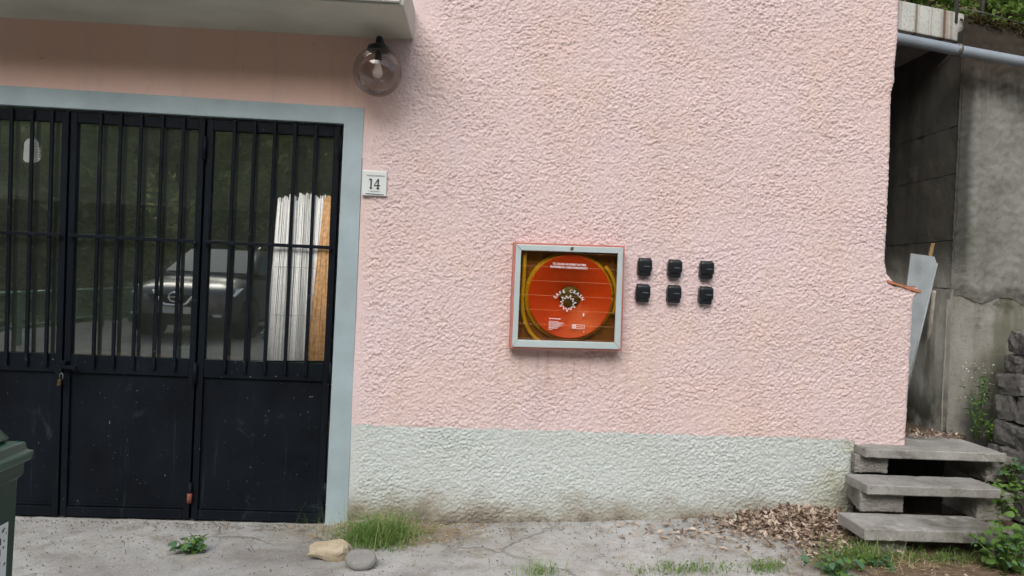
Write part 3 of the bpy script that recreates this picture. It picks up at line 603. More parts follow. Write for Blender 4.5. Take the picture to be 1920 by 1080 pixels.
link('bulb', lathem('bulb', [(.0, .046), (.014, .045), (.017, .03), (.026, .004), (.028, -.008), (.022, -.024), (.010, -.032), (.0, -.033)], 20), M['bulb'], lamp)
# fire hose cabinet
Yf = -.115
fo_ = [W(*q, Yf) for q in ((960, 650), (1163, 655), (1168.5, 464.5), (968, 458))]; fi_ = [W(*q, Yf) for q in ((970.5, 637), (1152, 642.5), (1159, 475), (977.5, 469))]
fc = empty('fire_hose_cabinet', (float(fo_[0][0]), 0.0, float(fo_[0][2])), 0, 'red fire hose cabinet with aluminium frame and clear breakable front on pink wall', 'cabinet')
cen = sum(fo_)/4
def grow(P, k): return [cen + (p-cen)*(1+k/np.linalg.norm(p-cen)) for p in P]
co = grow(fo_, .016); ci = grow(fo_, -.004)
V = []; F = []
for P, ya in ((co, -.004), (co, Yf+.012), (ci, Yf+.012), (ci, -.002)): V += [(p[0], ya, p[2]) for p in P]
for r0 in range(3):
    for k in range(4): F.append((r0*4+k, r0*4+(k+1) % 4, r0*4+4+(k+1) % 4, r0*4+4+k))
add(fc, 'casing', mesh('casing', V, F), M['casing'])
add(fc, 'back_panel', hexm('back_panel', [(p[0], -.034, p[2]) for p in ci], [(p[0], -.030, p[2]) for p in ci]), M['casing_in'])
for k in range(4):
    a, b, c2_, d = fo_[k], fo_[(k+1) % 4], fi_[(k+1) % 4], fi_[k]; e = .0012*(b-a)/np.linalg.norm(b-a)
    a, b, c2_, d = a+e, b-e, c2_-e, d+e
    add(fc, 'frame_strip', hexm('frame_strip', [(p[0], Yf, p[2]) for p in (a, b, c2_, d)], [(p[0], Yf+.014, p[2]) for p in (a, b, c2_, d)], .002), M['alu'])
gi_ = grow(fi_, .006)
pn = add(fc, 'front_sheet', hexm('front_sheet', [(p[0], Yf+.0146, p[2]) for p in gi_], [(p[0], Yf+.0150, p[2]) for p in gi_]), M['pane_amber'])
rc = W(1068.5, 556, -.075)
def addr(name, me, mat): me.transform(Matrix.Translation(tuple(rc))); return add(fc, name, me, mat)
reel = addr('reel_disc', lathem('reel_disc', [(.0, .004), (.06, .004), (.062, .0), (.214, -.003), (.222, -.009), (.2265, -.009), (.2275, .0), (.22, .006), (.0, .008)], 64, 'y'), M['reel'])
addr('reel_hub', lathem('reel_hub', [(.0, -.012), (.05, -.012), (.058, -.006), (.058, .004), (.0, .004)], 32, 'y'), M['hub'])
for R_, z_ in ((.224, .022), (.236, .034), (.214, .036)):
    addr('hose_winding', tubem('hose_winding', [(R_*math.cos(t), z_, R_*math.sin(t)) for t in np.linspace(0, 2*math.pi, 49)], .0105, 8), M['hose'])
add(fc, 'hose', tubem('hose', [W(x, y, -.062) for x, y in ((984, 466), (983.5, 500), (981.5, 530), (979, 560), (980, 585), (985, 605), (993, 622), (1004, 635), (1016, 644), (1030, 650))], .0115, 10), M['hose'])
addr('hose_winding', tubem('hose_winding', [(.252*math.cos(t)+.004, .012, .252*math.sin(t)) for t in np.linspace(-.35, .75, 15)], .0105, 8), M['hose'])
add(fc, 'latch', pxblock('latch', [(1064, 470), (1069, 470.2), (1070, 465), (1065, 465)], Yf-.006, Yf-.0005, .0015), M['brass'])
rot = rad(-.35); Yp = Yf+.0138
def addp(name, me, mat):
    me.transform(Matrix.Translation(fc.location).inverted()); return link(name, me, mat, pn)
k_ = abs(Yp+4.05)/FPX
p = W(1067.5, 496, Yp); addp('lettering', to_wall(textm('lettering', 'TO CRASH IN EVENT OF FIRE', .0150, bold=.0004), p[0], Yp, p[2], rot, .92), M['print'])
p = W(1067, 501.8, Yp); addp('lettering', to_wall(textm('lettering', "ROMPERE IN CASO D'INCENDIO", .0150, bold=.0004), p[0], Yp, p[2], rot, .92), M['print'])
sc_ = W(1064.5, 571, Yp)
for k, ch in enumerate('SAFE CRASH'):
    if ch == ' ': continue
    an = rad(150 - k*13.6 - (0 if k < 4 else 0)); R_ = .083
    addp('lettering', to_wall(textm('lettering', ch, .0245, bold=.0003), sc_[0]+R_*math.cos(an)*1.0+.003, Yp, sc_[2]+.004+R_*math.sin(an)*.86-.003, an-math.pi/2+rot, 1), M['print'])
sb = W(1064.5, 568.5, Yp); st_pts = []
for k in range(22):
    an = 2*math.pi*k/22+.1; R_ = (.047 if k % 4 == 0 else .041) if k % 2 == 0 else .026
    st_pts.append((R_*math.cos(an), R_*math.sin(an)))
addp('starburst_print', strokes('starburst_print', [st_pts+st_pts[:1]], sb, .0030, Yp, .0004), M['print'])
tb = W(1029.5, 597, Yp)
lines = [(0, .064, .006), (.015, .050, .0035), (.0205, .078, .0035), (.026, .086, .0035), (.0315, .064, .0035), (.037, .074, .0035), (.0425, .060, .0035), (.050, .048, .006), (.058, .022, .0035)]
rl = random.Random(5); segs = []
for dz, L, w_ in lines:
    x_ = 0.0
    while x_ < L:
        s_ = min(rl.uniform(.006, .016), L-x_); segs.append([(x_, -dz - x_*.006, w_*.72), (x_+s_, -dz-(x_+s_)*.006, w_*.72)]); x_ += s_+.0022
addp('small_print', strokes('small_print', segs, tb, .002, Yp, .0004), M['print'])
lg = W(1073, 608, Yp)
addp('logo_print', strokes('logo_print', [[(0, 0), (.066, -.002), (.066, -.022), (0, -.022), (0, 0)], [(.024, -.012), (.060, -.0135)]], lg, .002, Yp, .0004), M['print'])
addp('logo_print', strokes('logo_print', [[(.004+.0, -.011), (.010, -.004), (.019, -.007), (.019, -.016), (.010, -.019), (.004, -.011)]], lg, .006, Yp, .0004), M['print'])
p = W(1094, 590, Yp); addp('mark_print', strokes('mark_print', [[(0, .009), (0, -.009)]], p, .007, Yp, .0004), M['print'])
p = W(1094.5, 622, Yp); addp('mark_print', strokes('mark_print', [[(0, .0025), (0, -.0025)]], p, .005, Yp, .0004), M['print'])
# six black socket covers
def superbox(name, w, d, h, n=12, e=.35, taper=0.0):
    bm = bmesh.new(); bmesh.ops.create_cube(bm, size=2); bmesh.ops.subdivide_edges(bm, edges=bm.edges, cuts=5, use_grid_fill=True)
    for v in bm.verts:
        p_ = v.co; q_ = (abs(p_.x)**6+abs(p_.y)**6+abs(p_.z)**6)**(1/6); v.co = p_/q_
        v.co.x *= w/2*(1+taper*v.co.z); v.co.y *= d/2; v.co.z *= h/2
    me = bpy.data.meshes.new(name); bm.to_mesh(me); bm.free(); me.polygons.foreach_set('use_smooth', [True]*len(me.polygons)); return me
sm = {}
def socket(px, py, label, wk=1.0, tilt=0.0):
    p_ = W(px, py, -.02); o = empty('socket_cover', tuple(p_), 0, label, 'socket', 'black socket covers on the pink wall')
    o.rotation_euler = (0, rad(tilt), 0)
    if not sm:
        sm['base'] = superbox('back_box', .074, .030, .094); sm['lid'] = superbox('lid', .079, .042, .074, taper=-.02); sm['lip'] = superbox('lid_lip', .070, .036, .030)
        sm['tab'] = superbox('finger_tab', .034, .006, .005); sm['hinge'] = lathem('hinge_pin', [(0, -.033), (.006, -.033), (.006, .033), (0, .033)], 10, 'x')
    def a(nm, key, loc, mat):
        c_ = link(nm, sm[key], mat, o); c_.location = loc; return c_
    a('back_box', 'base', (0, .006, -.002), M['black_plastic']); a('lid', 'lid', (0, -.020, .010), M['black_plastic']); a('lid_lip', 'lip', (0, -.014, -.034), M['black_plastic'])
    a('finger_tab', 'tab', (.010, -.041, .004), M['print_grey']); a('hinge_pin', 'hinge', (0, -.012, .045), M['black_plastic'])
socket(1207, 501, 'upper black socket cover nearest the fire hose cabinet'); socket(1263, 504, 'middle black socket cover of the upper row', tilt=.5); socket(1322.5, 506.5, 'upper black socket cover farthest from the fire hose cabinet', tilt=-.6)
socket(1203.5, 550, 'lower black socket cover nearest the fire hose cabinet', tilt=1.0); socket(1261.5, 551.5, 'middle black socket cover of the lower row'); socket(1321, 554, 'lower black socket cover farthest from the fire hose cabinet', tilt=.8)

# ------------------------------------------------------------------ wheelie bin by the door
zl = 1.055; A = Zp(68, 812, zl)
wb = empty('wheelie_bin', (A[0]-.28, A[1]-.30, float(G(A[0], A[1]))), rad(1), 'dark green wheelie bin with a white patterned sticker at the left edge', 'bin')
g0 = float(G(A[0], A[1])); hb = zl-g0-.055
def ring(w, d, z, oy=0): return [(-w/2, -d/2+oy, z), (w/2, -d/2+oy, z), (w/2, d/2+oy, z), (-w/2, d/2+oy, z)]
V = ring(.495, .54, .03)+ring(.51, .555, hb*.93)+ring(.53, .575, hb*.94)+ring(.53, .575, hb)
F = [(3, 2, 1, 0)]+[(i*4+k, i*4+(k+1) % 4, i*4+4+(k+1) % 4, i*4+4+k) for i in range(3) for k in range(4)]
link('body', bevel_mesh(mesh('body', V, F), .008, 2), M['bin'], wb)
V = ring(.55, .60, hb-.016)+ring(.56, .61, hb+.010)+ring(.535, .585, hb+.013)+ring(.53, .58, hb+.034)+ring(.40, .44, hb+.050)
F = [(3, 2, 1, 0)]+[(i*4+k, i*4+(k+1) % 4, i*4+4+(k+1) % 4, i*4+4+k) for i in range(4) for k in range(4)]+[(16, 17, 18, 19)]
lid = link('lid', bevel_mesh(mesh('lid', V, F), .006, 2), M['bin_lid'], wb)
link('lid_panel', bevel_mesh(mesh('lid_panel', ring(.49, .53, hb+.045)+ring(.44, .47, hb+.088), [(0, 1, 2, 3), (7, 6, 5, 4)]+[(k, k+4, (k+1) % 4+4, (k+1) % 4) for k in range(4)]), .012, 2), M['bin_lid'], lid)
link('lid_handle', tubem('lid_handle', [(-.20, .20, hb+.085), (-.20, .215, hb+.115), (.20, .215, hb+.115), (.20, .20, hb+.085)], .010, 8), M['bin'], lid)
for s_ in (-1, 1):
    w_ = lathem('wheel', [(0, -.025), (.07, -.025), (.095, -.018), (.095, .018), (.07, .025), (0, .025)], 24, 'x'); o = link('wheel', w_, M['rubber'], wb); o.location = (s_*.22, -.22, .095)
link('axle', tubem('axle', [(-.22, -.22, .095), (.22, -.22, .095)], .012, 8), M['steel'], wb); link('push_handle', tubem('push_handle', [(-.2, -.27, hb-.03), (-.2, -.33, hb), (.2, -.33, hb), (.2, -.27, hb-.03)], .014, 8), M['bin'], wb)
st0, st1 = hb-.30, hb-.16; fx = lambda z: .2475 + .0075*(z-.03)/(hb*.93-.03)+.0016
yk = .24
stq = link('sticker', hexm('sticker', [(fx(st0), yk-.12, st0), (fx(st0), yk, st0), (fx(st1), yk, st1), (fx(st1), yk-.12, st1)], [(fx(st0)-.003, yk-.12, st0), (fx(st0)-.003, yk, st0), (fx(st1)-.003, yk, st1), (fx(st1)-.003, yk-.12, st1)]), M['enamel'], wb)
rl = random.Random(3); parts = []
for k in range(26):
    z_ = rl.uniform(st0+.008, st1-.008); y_ = rl.uniform(yk-.11, yk-.008); s_ = rl.uniform(.002, .0045); x_ = fx(z_)+.0012
    parts.append(([(x_, y_-s_, z_-s_), (x_, y_+s_, z_-s_*.4), (x_, y_+s_*.6, z_+s_), (x_, y_-s_*.7, z_+s_*.8)], [(0, 1, 2, 3)]))
for k in range(3):
    z_ = lerp(st0, st1, .3+.2*k); y_ = yk-.038; x_ = fx(z_)+.0014; parts.append(([(x_, y_-.009, z_-.009), (x_, y_+.009, z_-.007), (x_, y_+.008, z_+.010), (x_, y_-.008, z_+.009)], [(0, 1, 2, 3)]))
V, F = join(parts); tag(link('sticker_print', mesh('sticker_print', V, F), M['ink'], stq), kind='stuff')

# ------------------------------------------------------------------ steps
def slabm(name, x0, x1, y0, y1, z, t, seed, skew=0.0):
    rng = random.Random(seed); nxs, nys = 26, 10; V = []; F = []
    def jit(a): return mnoise.noise((a[0]*14, a[1]*14, a[2]*14+seed*3))*.006
    bm = bmesh.new(); bmesh.ops.create_cube(bm, size=1)
    for v in bm.verts: v.co = Vector((lerp(x0, x1, v.co.x+.5), lerp(y0, y1, v.co.y+.5)+skew*(v.co.x), lerp(z-t, z, v.co.z+.5)))
    bmesh.ops.bevel(bm, geom=list(bm.edges), offset=.005, segments=1, affect='EDGES')
    bmesh.ops.subdivide_edges(bm, edges=[e for e in bm.edges if e.calc_length() > .1], cuts=24, use_grid_fill=True)
    for v in bm.verts:
        j = jit(v.co); ch = max(0.0, mnoise.noise((v.co.x*22, v.co.y*22, v.co.z*22+seed))-.38)*.03; v.co.z += j*.3 - ch*(1 if v.co.z > z-t*.5 else -.3); v.co.y += jit(v.co*1.7)*.7 + ch*(1 if v.co.y < y0+.02 else 0)
    bmesh.ops.triangulate(bm, faces=[f for f in bm.faces if len(f.verts) > 4])
    me = bpy.data.meshes.new(name); bm.to_mesh(me); bm.free(); return me
stairs = empty('concrete_steps', (2.3, -.3, .25), 0, 'three open concrete steps on rough piers at the corner of the pink house', 'steps')
def adds(name, me, mat): me.transform(Matrix.Translation(stairs.location).inverted()); return link(name, me, mat, stairs)
T = [(W(1625, 842, -.15), W(1887, 854, -.15), -.15, .36, .05), (W(1628, 910, -.40), W(1876, 926, -.40), -.40, -.17, .05), (W(1623, 992, -.65), W(1887, 1000, -.65), -.65, -.395, .058)]
for k, (a, b, y0, y1, th) in enumerate(T): adds('tread', slabm('tread', a[0], b[0], y0, y1, a[2], th, k+1, -.012), M['tread'])
def pier(x0, x1, y0, y1, z0, z1, seed):
    bm = bmesh.new(); bmesh.ops.create_cube(bm, size=1)
    for v in bm.verts: v.co = Vector((lerp(x0 + (.08 if v.co.y > 0 and x0 < 2.4 else 0), x1, v.co.x+.5), lerp(y0, y1, v.co.y+.5), lerp(z0, z1, v.co.z+.5)))
    bmesh.ops.subdivide_edges(bm, edges=list(bm.edges), cuts=26, use_grid_fill=True)
    for v in bm.verts: v.co += Vector(mnoise.noise_vector(tuple(v.co*30+Vector((seed, 0, 0)))))*.004 + Vector(mnoise.noise_vector(tuple(v.co*85)))*.007
    me = bpy.data.meshes.new('pier'); bm.to_mesh(me); bm.free(); me.polygons.foreach_set('use_smooth', [True]*len(me.polygons)); return adds('pier', me, M['rough_conc'])
zT, zM, zB = T[0][0][2], T[1][0][2], T[2][0][2]
def X(px, py, y): return float(W(px, py, y)[0])
pier(X(1604, 868, -.09), X(1666, 868, -.09), -.085, .30, zM-.01, zT-.048, 1)
pier(X(1612, 945, -.33), X(1694, 945, -.33), -.33, -.05, zB-.01, zM-.048, 2)
pier(X(1628, 1030, -.58), X(1700, 1030, -.58), -.58, -.25, .10, zB-.056, 3)
pier(X(1850, 875, -.05), X(1905, 875, -.05), -.05, .30, zM-.05, zT-.048, 4)
pier(X(1832, 950, -.30), X(1900, 950, -.30), -.30, -.02, zB-.05, zM-.048, 5)
pier(X(1850, 1030, -.55), X(1930, 1030, -.55), -.55, -.22, .10, zB-.056, 6)
pier(X(1604, 868, -.09)+.02, 3.1, 1.50, 1.60, .1, zT-.12, 7)  # not a pier: back wall closing the void, set deep to darken it

# ------------------------------------------------------------------ passage, retaining wall, bank
lp = tag(link('landing', slabm('landing', 2.30, 3.15, .365, 3.0, zT-.006, .10, 9), M['soil']), kind='structure')
XC, YC = float(W(1782, 500, .42)[0]), .42         # the corner where the retaining wall turns back along the house
rw = empty('retaining_wall', (XC, YC, zT), 0, 'grey stained concrete retaining wall behind the house corner', 'wall')
def addw(name, me, mat): me.transform(Matrix.Translation(rw.location).inverted()); return link(name, me, mat, rw)
ztop = W(1815, 32, YC)[2]; ztopr = W(1920, 57, YC)[2]
def roughface(name, fn, nu, nv, amp, seed, scale=14):
    V = []; F = []
    for j in range(nv+1):
        for i in range(nu+1):
            p_, nrm = fn(i/nu, j/nv); q_ = np.array(p_)
            d = mnoise.noise((q_[0]*scale+seed, q_[1]*scale, q_[2]*scale))*.6+mnoise.noise((q_[0]*scale*3.2, q_[1]*scale*3.2+seed, q_[2]*scale*3.2))*.4
            V.append(q_+np.array(nrm)*d*amp)
    for j in range(nv):
        for i in range(nu): a = j*(nu+1)+i; F.append((a, a+1, a+nu+2, a+nu+1))
    return npmesh(name, V, F)
# concrete lifts of the face that runs back along the passage
z_ = zT-.05; heights = [.96, .30, .42, .30, .60]; k = 0
while z_ < ztop-.02 and k < len(heights):
    h_ = min(heights[k], ztop-z_)
    addw('concrete_lift', roughface('concrete_lift', lambda u, v, z0=z_, h=h_: ((XC, YC-.035+u*2.6, z0+.001+v*(h-.004)), (-1, 0, 0)), 70, 10, .010, k*3.1), M['shutter'])
    addw('joint', boxm('joint', (XC+.012, YC+.06, z_+h_-.02), (XC+.05, YC+2.6, z_+h_+.02)), M['mortar']); z_ += h_; k += 1
# the plastered face towards the road: plaster coat above, bare damp concrete below
zp = W(1830, 562, YC)[2]
def pl_low(u): return zp + .02*math.sin(u*23)+.03*mnoise.noise((u*9, 2, 1)) + (.05 if .25 < u < .38 else 0)*0
addw('plaster_coat', roughface('plaster_coat', lambda u, v: ((XC-.012+u*2.2, YC-.03+.03*(1-min(1, v*25)), lerp(pl_low(u*2), lerp(ztop, ztopr, u*2.2/.4) if u < .2 else ztopr-.02, v)), (0, -1, 0)), 200, 120, .013, 4.4, 30), M['plaster'])
addw('bare_concrete', roughface('bare_concrete', lambda u, v: ((XC-.01+u*2.2, YC+.004, lerp(zT-.1, zp+.06, v)), (0, -1, 0)), 120, 40, .010, 9.4, 9), M['lowconc'])
addw('wall_core', boxm('wall_core', (XC+.06, YC+.06, .05), (XC+2.3, YC+2.9, ztopr-.06)), M['mortar'])
def capz(x): return np.interp(x, [XC, XC+.4, XC+2.3], [ztop, ztopr, ztopr-.1])
# moss along the top edge
P = []; 
for k in range(2600):
    x_ = random.uniform(XC+.02, XC+.9); P.append((x_, YC-.045+random.random()**2*.3, capz(x_)-.01+random.uniform(-.05, .03)*random.random()))
tag(addw('moss', leafmesh('moss', np.array(P), .022, RNG, .5, .6), M['moss']), kind='stuff')
# upper slab bridging from house to bank
sl = [W(1680, 48, .30), W(1806, 79, .47)]
br = empty('overhead_slab', (2.3, .4, sl[0][2]), 0, 'stained white concrete slab bridging from house to retaining wall overhead', 'slab')
def addb(name, me, mat): me.transform(Matrix.Translation(br.location).inverted()); return link(name, me, mat, br)
s0, s1 = sl; s0 = s0 + (s0-s1)*.35; zs1 = s1[2]
addb('slab_edge', hexm('slab_edge', [(s0[0], .30, s0[2]), (s1[0], .47, zs1), (s1[0], .47, zs1+.18), (s0[0], .30, s0[2]+.18)], [(s0[0], .42, s0[2]), (s1[0], .55, zs1), (s1[0], .55, zs1+.18), (s0[0], .42, s0[2]+.18)], .008), M['slab'])
addb('slab_deck', hexm('slab_deck', [(s0[0], .425, s0[2]+.02), (s1[0]+.05, .555, zs1+.02), (s1[0]+.05, .555, zs1+.15), (s0[0], .425, s0[2]+.15)], [(s0[0], 1.6, s0[2]+.02), (s1[0]+.05, 1.6, zs1+.02), (s1[0]+.05, 1.6, zs1+.15), (s0[0], 1.6, s0[2]+.15)]), M['rough_conc'])
# grey pipe
pp = [W(1640, 63, .20), W(1687, 73, .20), W(1795, 94, .24), W(1920, 117, .22), W(2060, 145, .18)]
pipe = empty('drain_pipe', tuple(pp[2]), 0, 'grey plastic drain pipe running along the top of the retaining wall', 'pipe')
def addpp(name, me, mat): me.transform(Matrix.Translation(pipe.location).inverted()); return link(name, me, mat, pipe)
addpp('pipe', tubem('pipe', pp, .032, 16), M['pvc'])
addpp('pipe_clip', tubem('pipe_clip', [lerp(pp[2], pp[1], .03), lerp(pp[2], pp[1], -.03)], .039, 16), M['steel']); addpp('wall_hook', tubem('wall_hook', [pp[2], (pp[2][0], YC, pp[2][2]-.05)], .008, 6), M['steel'])
# fence posts on top of the wall, wire between
pf = empty('wire_fence', (XC, YC+.1, ztop), 0, 'thin wire fence on grey posts along the top of the retaining wall', 'fence')
def addf(name, me, mat): me.transform(Matrix.Translation(pf.location).inverted()); return link(name, me, mat, pf)
fx_ = [W(1792, 26, .46), W(1840, 34, .46), W(1935, 60, .46)]
for q in fx_: addf('post', tubem('post', [(q[0], .46, q[2]-.06), (q[0]+.01, .46, q[2]+1.0)], .014, 8), M['rail_grey'])
for dz in (.03, .35, .7): addf('wire', tubem('wire', [(fx_[0][0], .445, fx_[0][2]+dz), (fx_[1][0], .445, fx_[1][2]+dz), (fx_[2][0], .445, fx_[2][2]+dz)], .003, 5), M['rail_grey'])
# bank above the wall
bank = tag(link('hillside', roughface('hillside', lambda u, v: ((XC+.03+u*14, YC+.08+v*14, capz(XC+.03+u*14)-.05+v*9*min(1, .3+v)), (0, 0, 1)), 40, 40, .15, 2, 1.5), M['soil']), kind='structure')

# things leaning in the passage
bd = empty('leaning_sheet', tuple(W(1700, 780, .33)), 0, 'pale grey metal sheet leaning upright in the passage behind the house corner', 'sheet')
def ad(par, name, me, mat): me.transform(Matrix.Translation(par.location).inverted()); return link(name, me, mat, par)
qs = [(1672, 760), (1694, 760), (1757, 494), (1752, 481), (1708, 475)]
def qy(py): return lerp(.44, .33, (py-475)/300)
f_ = [W(a, b, qy(b)) for a, b in qs]
V = [tuple(p) for p in f_]+[(p[0], p[1]+.006, p[2]) for p in f_]; n_ = 5
ad(bd, 'sheet', mesh('sheet', V, [(0, 1, 2, 3, 4), (9, 8, 7, 6, 5)]+[(i, i+5, (i+1) % 5+5, (i+1) % 5) for i in range(5)]), M['sheet'])
a, b = W(1757, 494, qy(494)), W(1694, 760, qy(760)); ad(bd, 'folded_lip', tubem('folded_lip', [a, b], .006, 6), M['sheet'])
ws = empty('wooden_slat', tuple(W(1715, 700, .47)), 0, 'narrow brown wooden slat behind the leaning metal sheet', 'slat')
a, b = W(1750, 456, .47), W(1688, 740, .42); ad(ws, 'slat', hexm('slat', [(b[0]-.014, b[1], b[2]), (b[0]+.014, b[1], b[2]), (a[0]+.011, a[1], a[2]), (a[0]-.011, a[1], a[2])], [(b[0]-.014, b[1]+.012, b[2]), (b[0]+.014, b[1]+.012, b[2]), (a[0]+.011, a[1]+.012, a[2]), (a[0]-.011, a[1]+.012, a[2])], .002), M['wood'])
a, b = W(1751, 546, .40), Zp(1722, 781, zT+.0)
pl = tag(link('leaning_pole', tubem('leaning_pole', [b, lerp(b, a, .5)+np.array([.006, 0, 0]), a], [.016, .015, .012], 10), M['pole']), 'thin grey wooden pole leaning against the wall in the passage', 'pole')

# ------------------------------------------------------------------ dry-stone wall on the right
swx = float(W(1900, 700, .16)[0])
sw = empty('stone_wall', (swx, -.2, .25), 0, 'rough dark dry-stone wall edging the right side of the steps', 'wall')
def stone_mesh(seed):
    bm = bmesh.new(); bmesh.ops.create_cube(bm, size=2); bmesh.ops.subdivide_edges(bm, edges=bm.edges, cuts=4, use_grid_fill=True); r_ = random.Random(seed); o_ = Vector((seed*7.3, 1, 2))
    for v in bm.verts:
        p_ = v.co; q_ = (abs(p_.x)**14+abs(p_.y)**14+abs(p_.z)**14)**(1/14); v.co = p_/q_
        v.co += Vector(mnoise.noise_vector(tuple(v.co*.8+o_)))*.20 + Vector(mnoise.noise_vector(tuple(v.co*2.6+o_)))*.10
    me = bpy.data.meshes.new('stone'); bm.to_mesh(me); bm.free(); return me
stone_ms = [stone_mesh(s) for s in range(8)]
for s_ in stone_ms: s_.materials.append(M['stone'])
rl = random.Random(12); z_ = .05; row = 0
while z_ < 1.42:
    h_ = rl.uniform(.09, .165); y_ = .20
    while y_ > -.95:
        d_ = rl.uniform(.12, .24); zt_here = 1.40+.25*max(0, -y_)
        if z_+h_/2 < zt_here - .0:
            o = link('stone', rl.choice(stone_ms), None, sw)
            batter = .14*(1-(z_-.2)/1.2)
            o.location = (swx+.09-batter-sw.location.x+rl.uniform(-.018, .018), y_-d_/2-sw.location.y, z_+h_/2-sw.location.z)
            o.scale = (.10, d_/2*.97, h_/2*.98); o.rotation_euler = (rl.uniform(-.12, .12), rl.uniform(-.1, .1), rl.uniform(-.1, .1))
        y_ -= d_
    z_ += h_; row += 1
link('core', hexm('core', [(.03, .40, -.2), (.03, -.75, -.2), (.12, -.75, 1.15), (.12, .40, 1.10)], [(.6, .40, -.2), (.6, -.75, -.2), (.6, -.75, 1.15), (.6, .40, 1.10)]), M['mortar'], sw)

# ------------------------------------------------------------------ stones, litter, straw
def rock(name, px, py, z, size, mat, label, seed, rz=0.0, flat=False, tilt=0.0):
    p_ = Zp(px, py, z); bm = bmesh.new(); bmesh.ops.create_icosphere(bm, subdivisions=4 if flat else 3, radius=1.0); o_ = Vector((seed*3.7, 0, 0))
    for v in bm.verts:
        q_ = v.co.copy()
        if not flat:
            d = (abs(q_.x)**7+abs(q_.y)**7+abs(q_.z)**7)**(1/7); q_ /= d; q_.z = q_.z*(.72+.28*q_.x)+.15*math.floor(3*mnoise.noise((q_.x*1.3, q_.y*1.3, 4.0)))*.6
        else:
            q_.z = max(-.6, min(.6, q_.z*1.3))
        v.co = q_ + Vector(mnoise.noise_vector(tuple(q_*1.1+o_)))*(.10 if flat else .28) + Vector(mnoise.noise_vector(tuple(q_*Vector((2, 2, 9))+o_)))*(.02 if flat else .10)
        v.co = Vector((v.co.x*size[0], v.co.y*size[1], v.co.z*size[2]))
    me = bpy.data.meshes.new(name); bm.to_mesh(me); bm.free(); me.polygons.foreach_set('use_smooth', [flat]*len(me.polygons)); me.materials.append(mat)
    o = bpy.data.objects.new(name, me); col.objects.link(o); o.location = tuple(p_); o.rotation_euler = (tilt, 0, rz); return tag(o, label, 'stone')
rock('stone', 617, 1031, .185, (.095, .05, .042), M['stone_tan'], 'angular tan stone lying below the door jamb', 2, rad(-8), tilt=.15)
rock('stone', 677, 1049, .185, (.074, .062, .034), M['stone_grey'], 'flat round grey stone in front of the grass tuft', 5, flat=True, tilt=.25)
# leaf litter heap
def scatter(n, cx, cy, sx, sy, lift=.004): 
    P = np.stack([RNG.normal(cx, sx, n), RNG.normal(cy, sy, n)], 1); P = P[(P[:, 1] < -.015)]
    return np.column_stack([P, G(P[:, 0], P[:, 1])+lift+RNG.random(len(P))*.012])
lit = np.concatenate([scatter(2500, 1.86, -.20, .16, .17), scatter(700, 1.66, -.16, .15, .09), scatter(200, 1.4, -.2, .3, .13), scatter(900, 1.98, -.3, .15, .16)])
lit = lit[lit[:, 0] < 2.35]
tag(link('leaf_litter', leafmesh('leaf_litter', lit, .036, RNG, 1.0, .55, .08), M['dry']), 'heap of dry brown leaves against the plinth beside the steps', 'leaves', kind='stuff')
tr = np.concatenate([scatter(500, 2.75, .62, .14, .2) if False else np.column_stack([RNG.uniform(2.45, 3.05, 700), RNG.uniform(.22, .44, 700), np.full(700, zT+.004)])])
tag(link('landing_litter', leafmesh('landing_litter', tr, .026, RNG, .6, .4, .1), M['dry']), 'scattered dry leaves and twigs on the top landing', 'leaves', kind='stuff')
def straws(name, P, L, w, mat, label, cat):
    n = len(P); a = RNG.uniform(0, 2*math.pi, n); d = np.stack([np.cos(a), np.sin(a)*.7, RNG.normal(0, .10, n)], 1); s = np.stack([-np.sin(a), np.cos(a), np.zeros(n)], 1)
    l_ = (L*RNG.uniform(.3, 1.3, n))[:, None]; V = np.empty((n, 4, 3)); V[:, 0] = P-d*l_/2-s*w; V[:, 1] = P+d*l_/2-s*w; V[:, 2] = P+d*l_/2+s*w; V[:, 3] = P-d*l_/2+s*w
    return tag(link(name, npmesh(name, V.reshape(-1, 3), np.arange(n*4).reshape(-1, 4), False), mat), label, cat, kind='stuff')
sp = np.concatenate([scatter(420, -.50, -.12, .20, .07), scatter(420, -.10, -.16, .16, .09), scatter(160, .5, -.4, .5, .2), scatter(200, 1.3, -.45, .35, .18), scatter(120, -1.3, -.3, .5, .2), scatter(260, 2.1, -.75, .25, .1)])
straws('dry_straw', sp, .09, .0012, M['straw'], 'thin dry straw strewn over the concrete by the wall', 'straw')
pb = np.column_stack([RNG.uniform(-2.4, 2.2, 3200), -RNG.random(3200)**1.8*.95-.02]); pb = np.column_stack([pb, G(pb[:, 0], pb[:, 1])+.002])
oc = np.array([(1, 0, 0), (-1, 0, 0), (0, 1, 0), (0, -1, 0), (0, 0, 1), (0, 0, -1)], float); of = np.array([(0, 2, 4), (2, 1, 4), (1, 3, 4), (3, 0, 4), (2, 0, 5), (1, 2, 5), (3, 1, 5), (0, 3, 5)])
szs = RNG.uniform(.0012, .0048, (3200, 1, 1)); V = pb[:, None, :]+oc[None]*szs*RNG.uniform(.5, 1.4, (3200, 6, 1)); F = (np.arange(3200)[:, None, None]*6+of[None]).reshape(-1, 3)
tag(link('grit', npmesh('grit', V.reshape(-1, 3), F, False), M['pebble']), 'small loose grit on the worn concrete', 'gravel', kind='stuff')

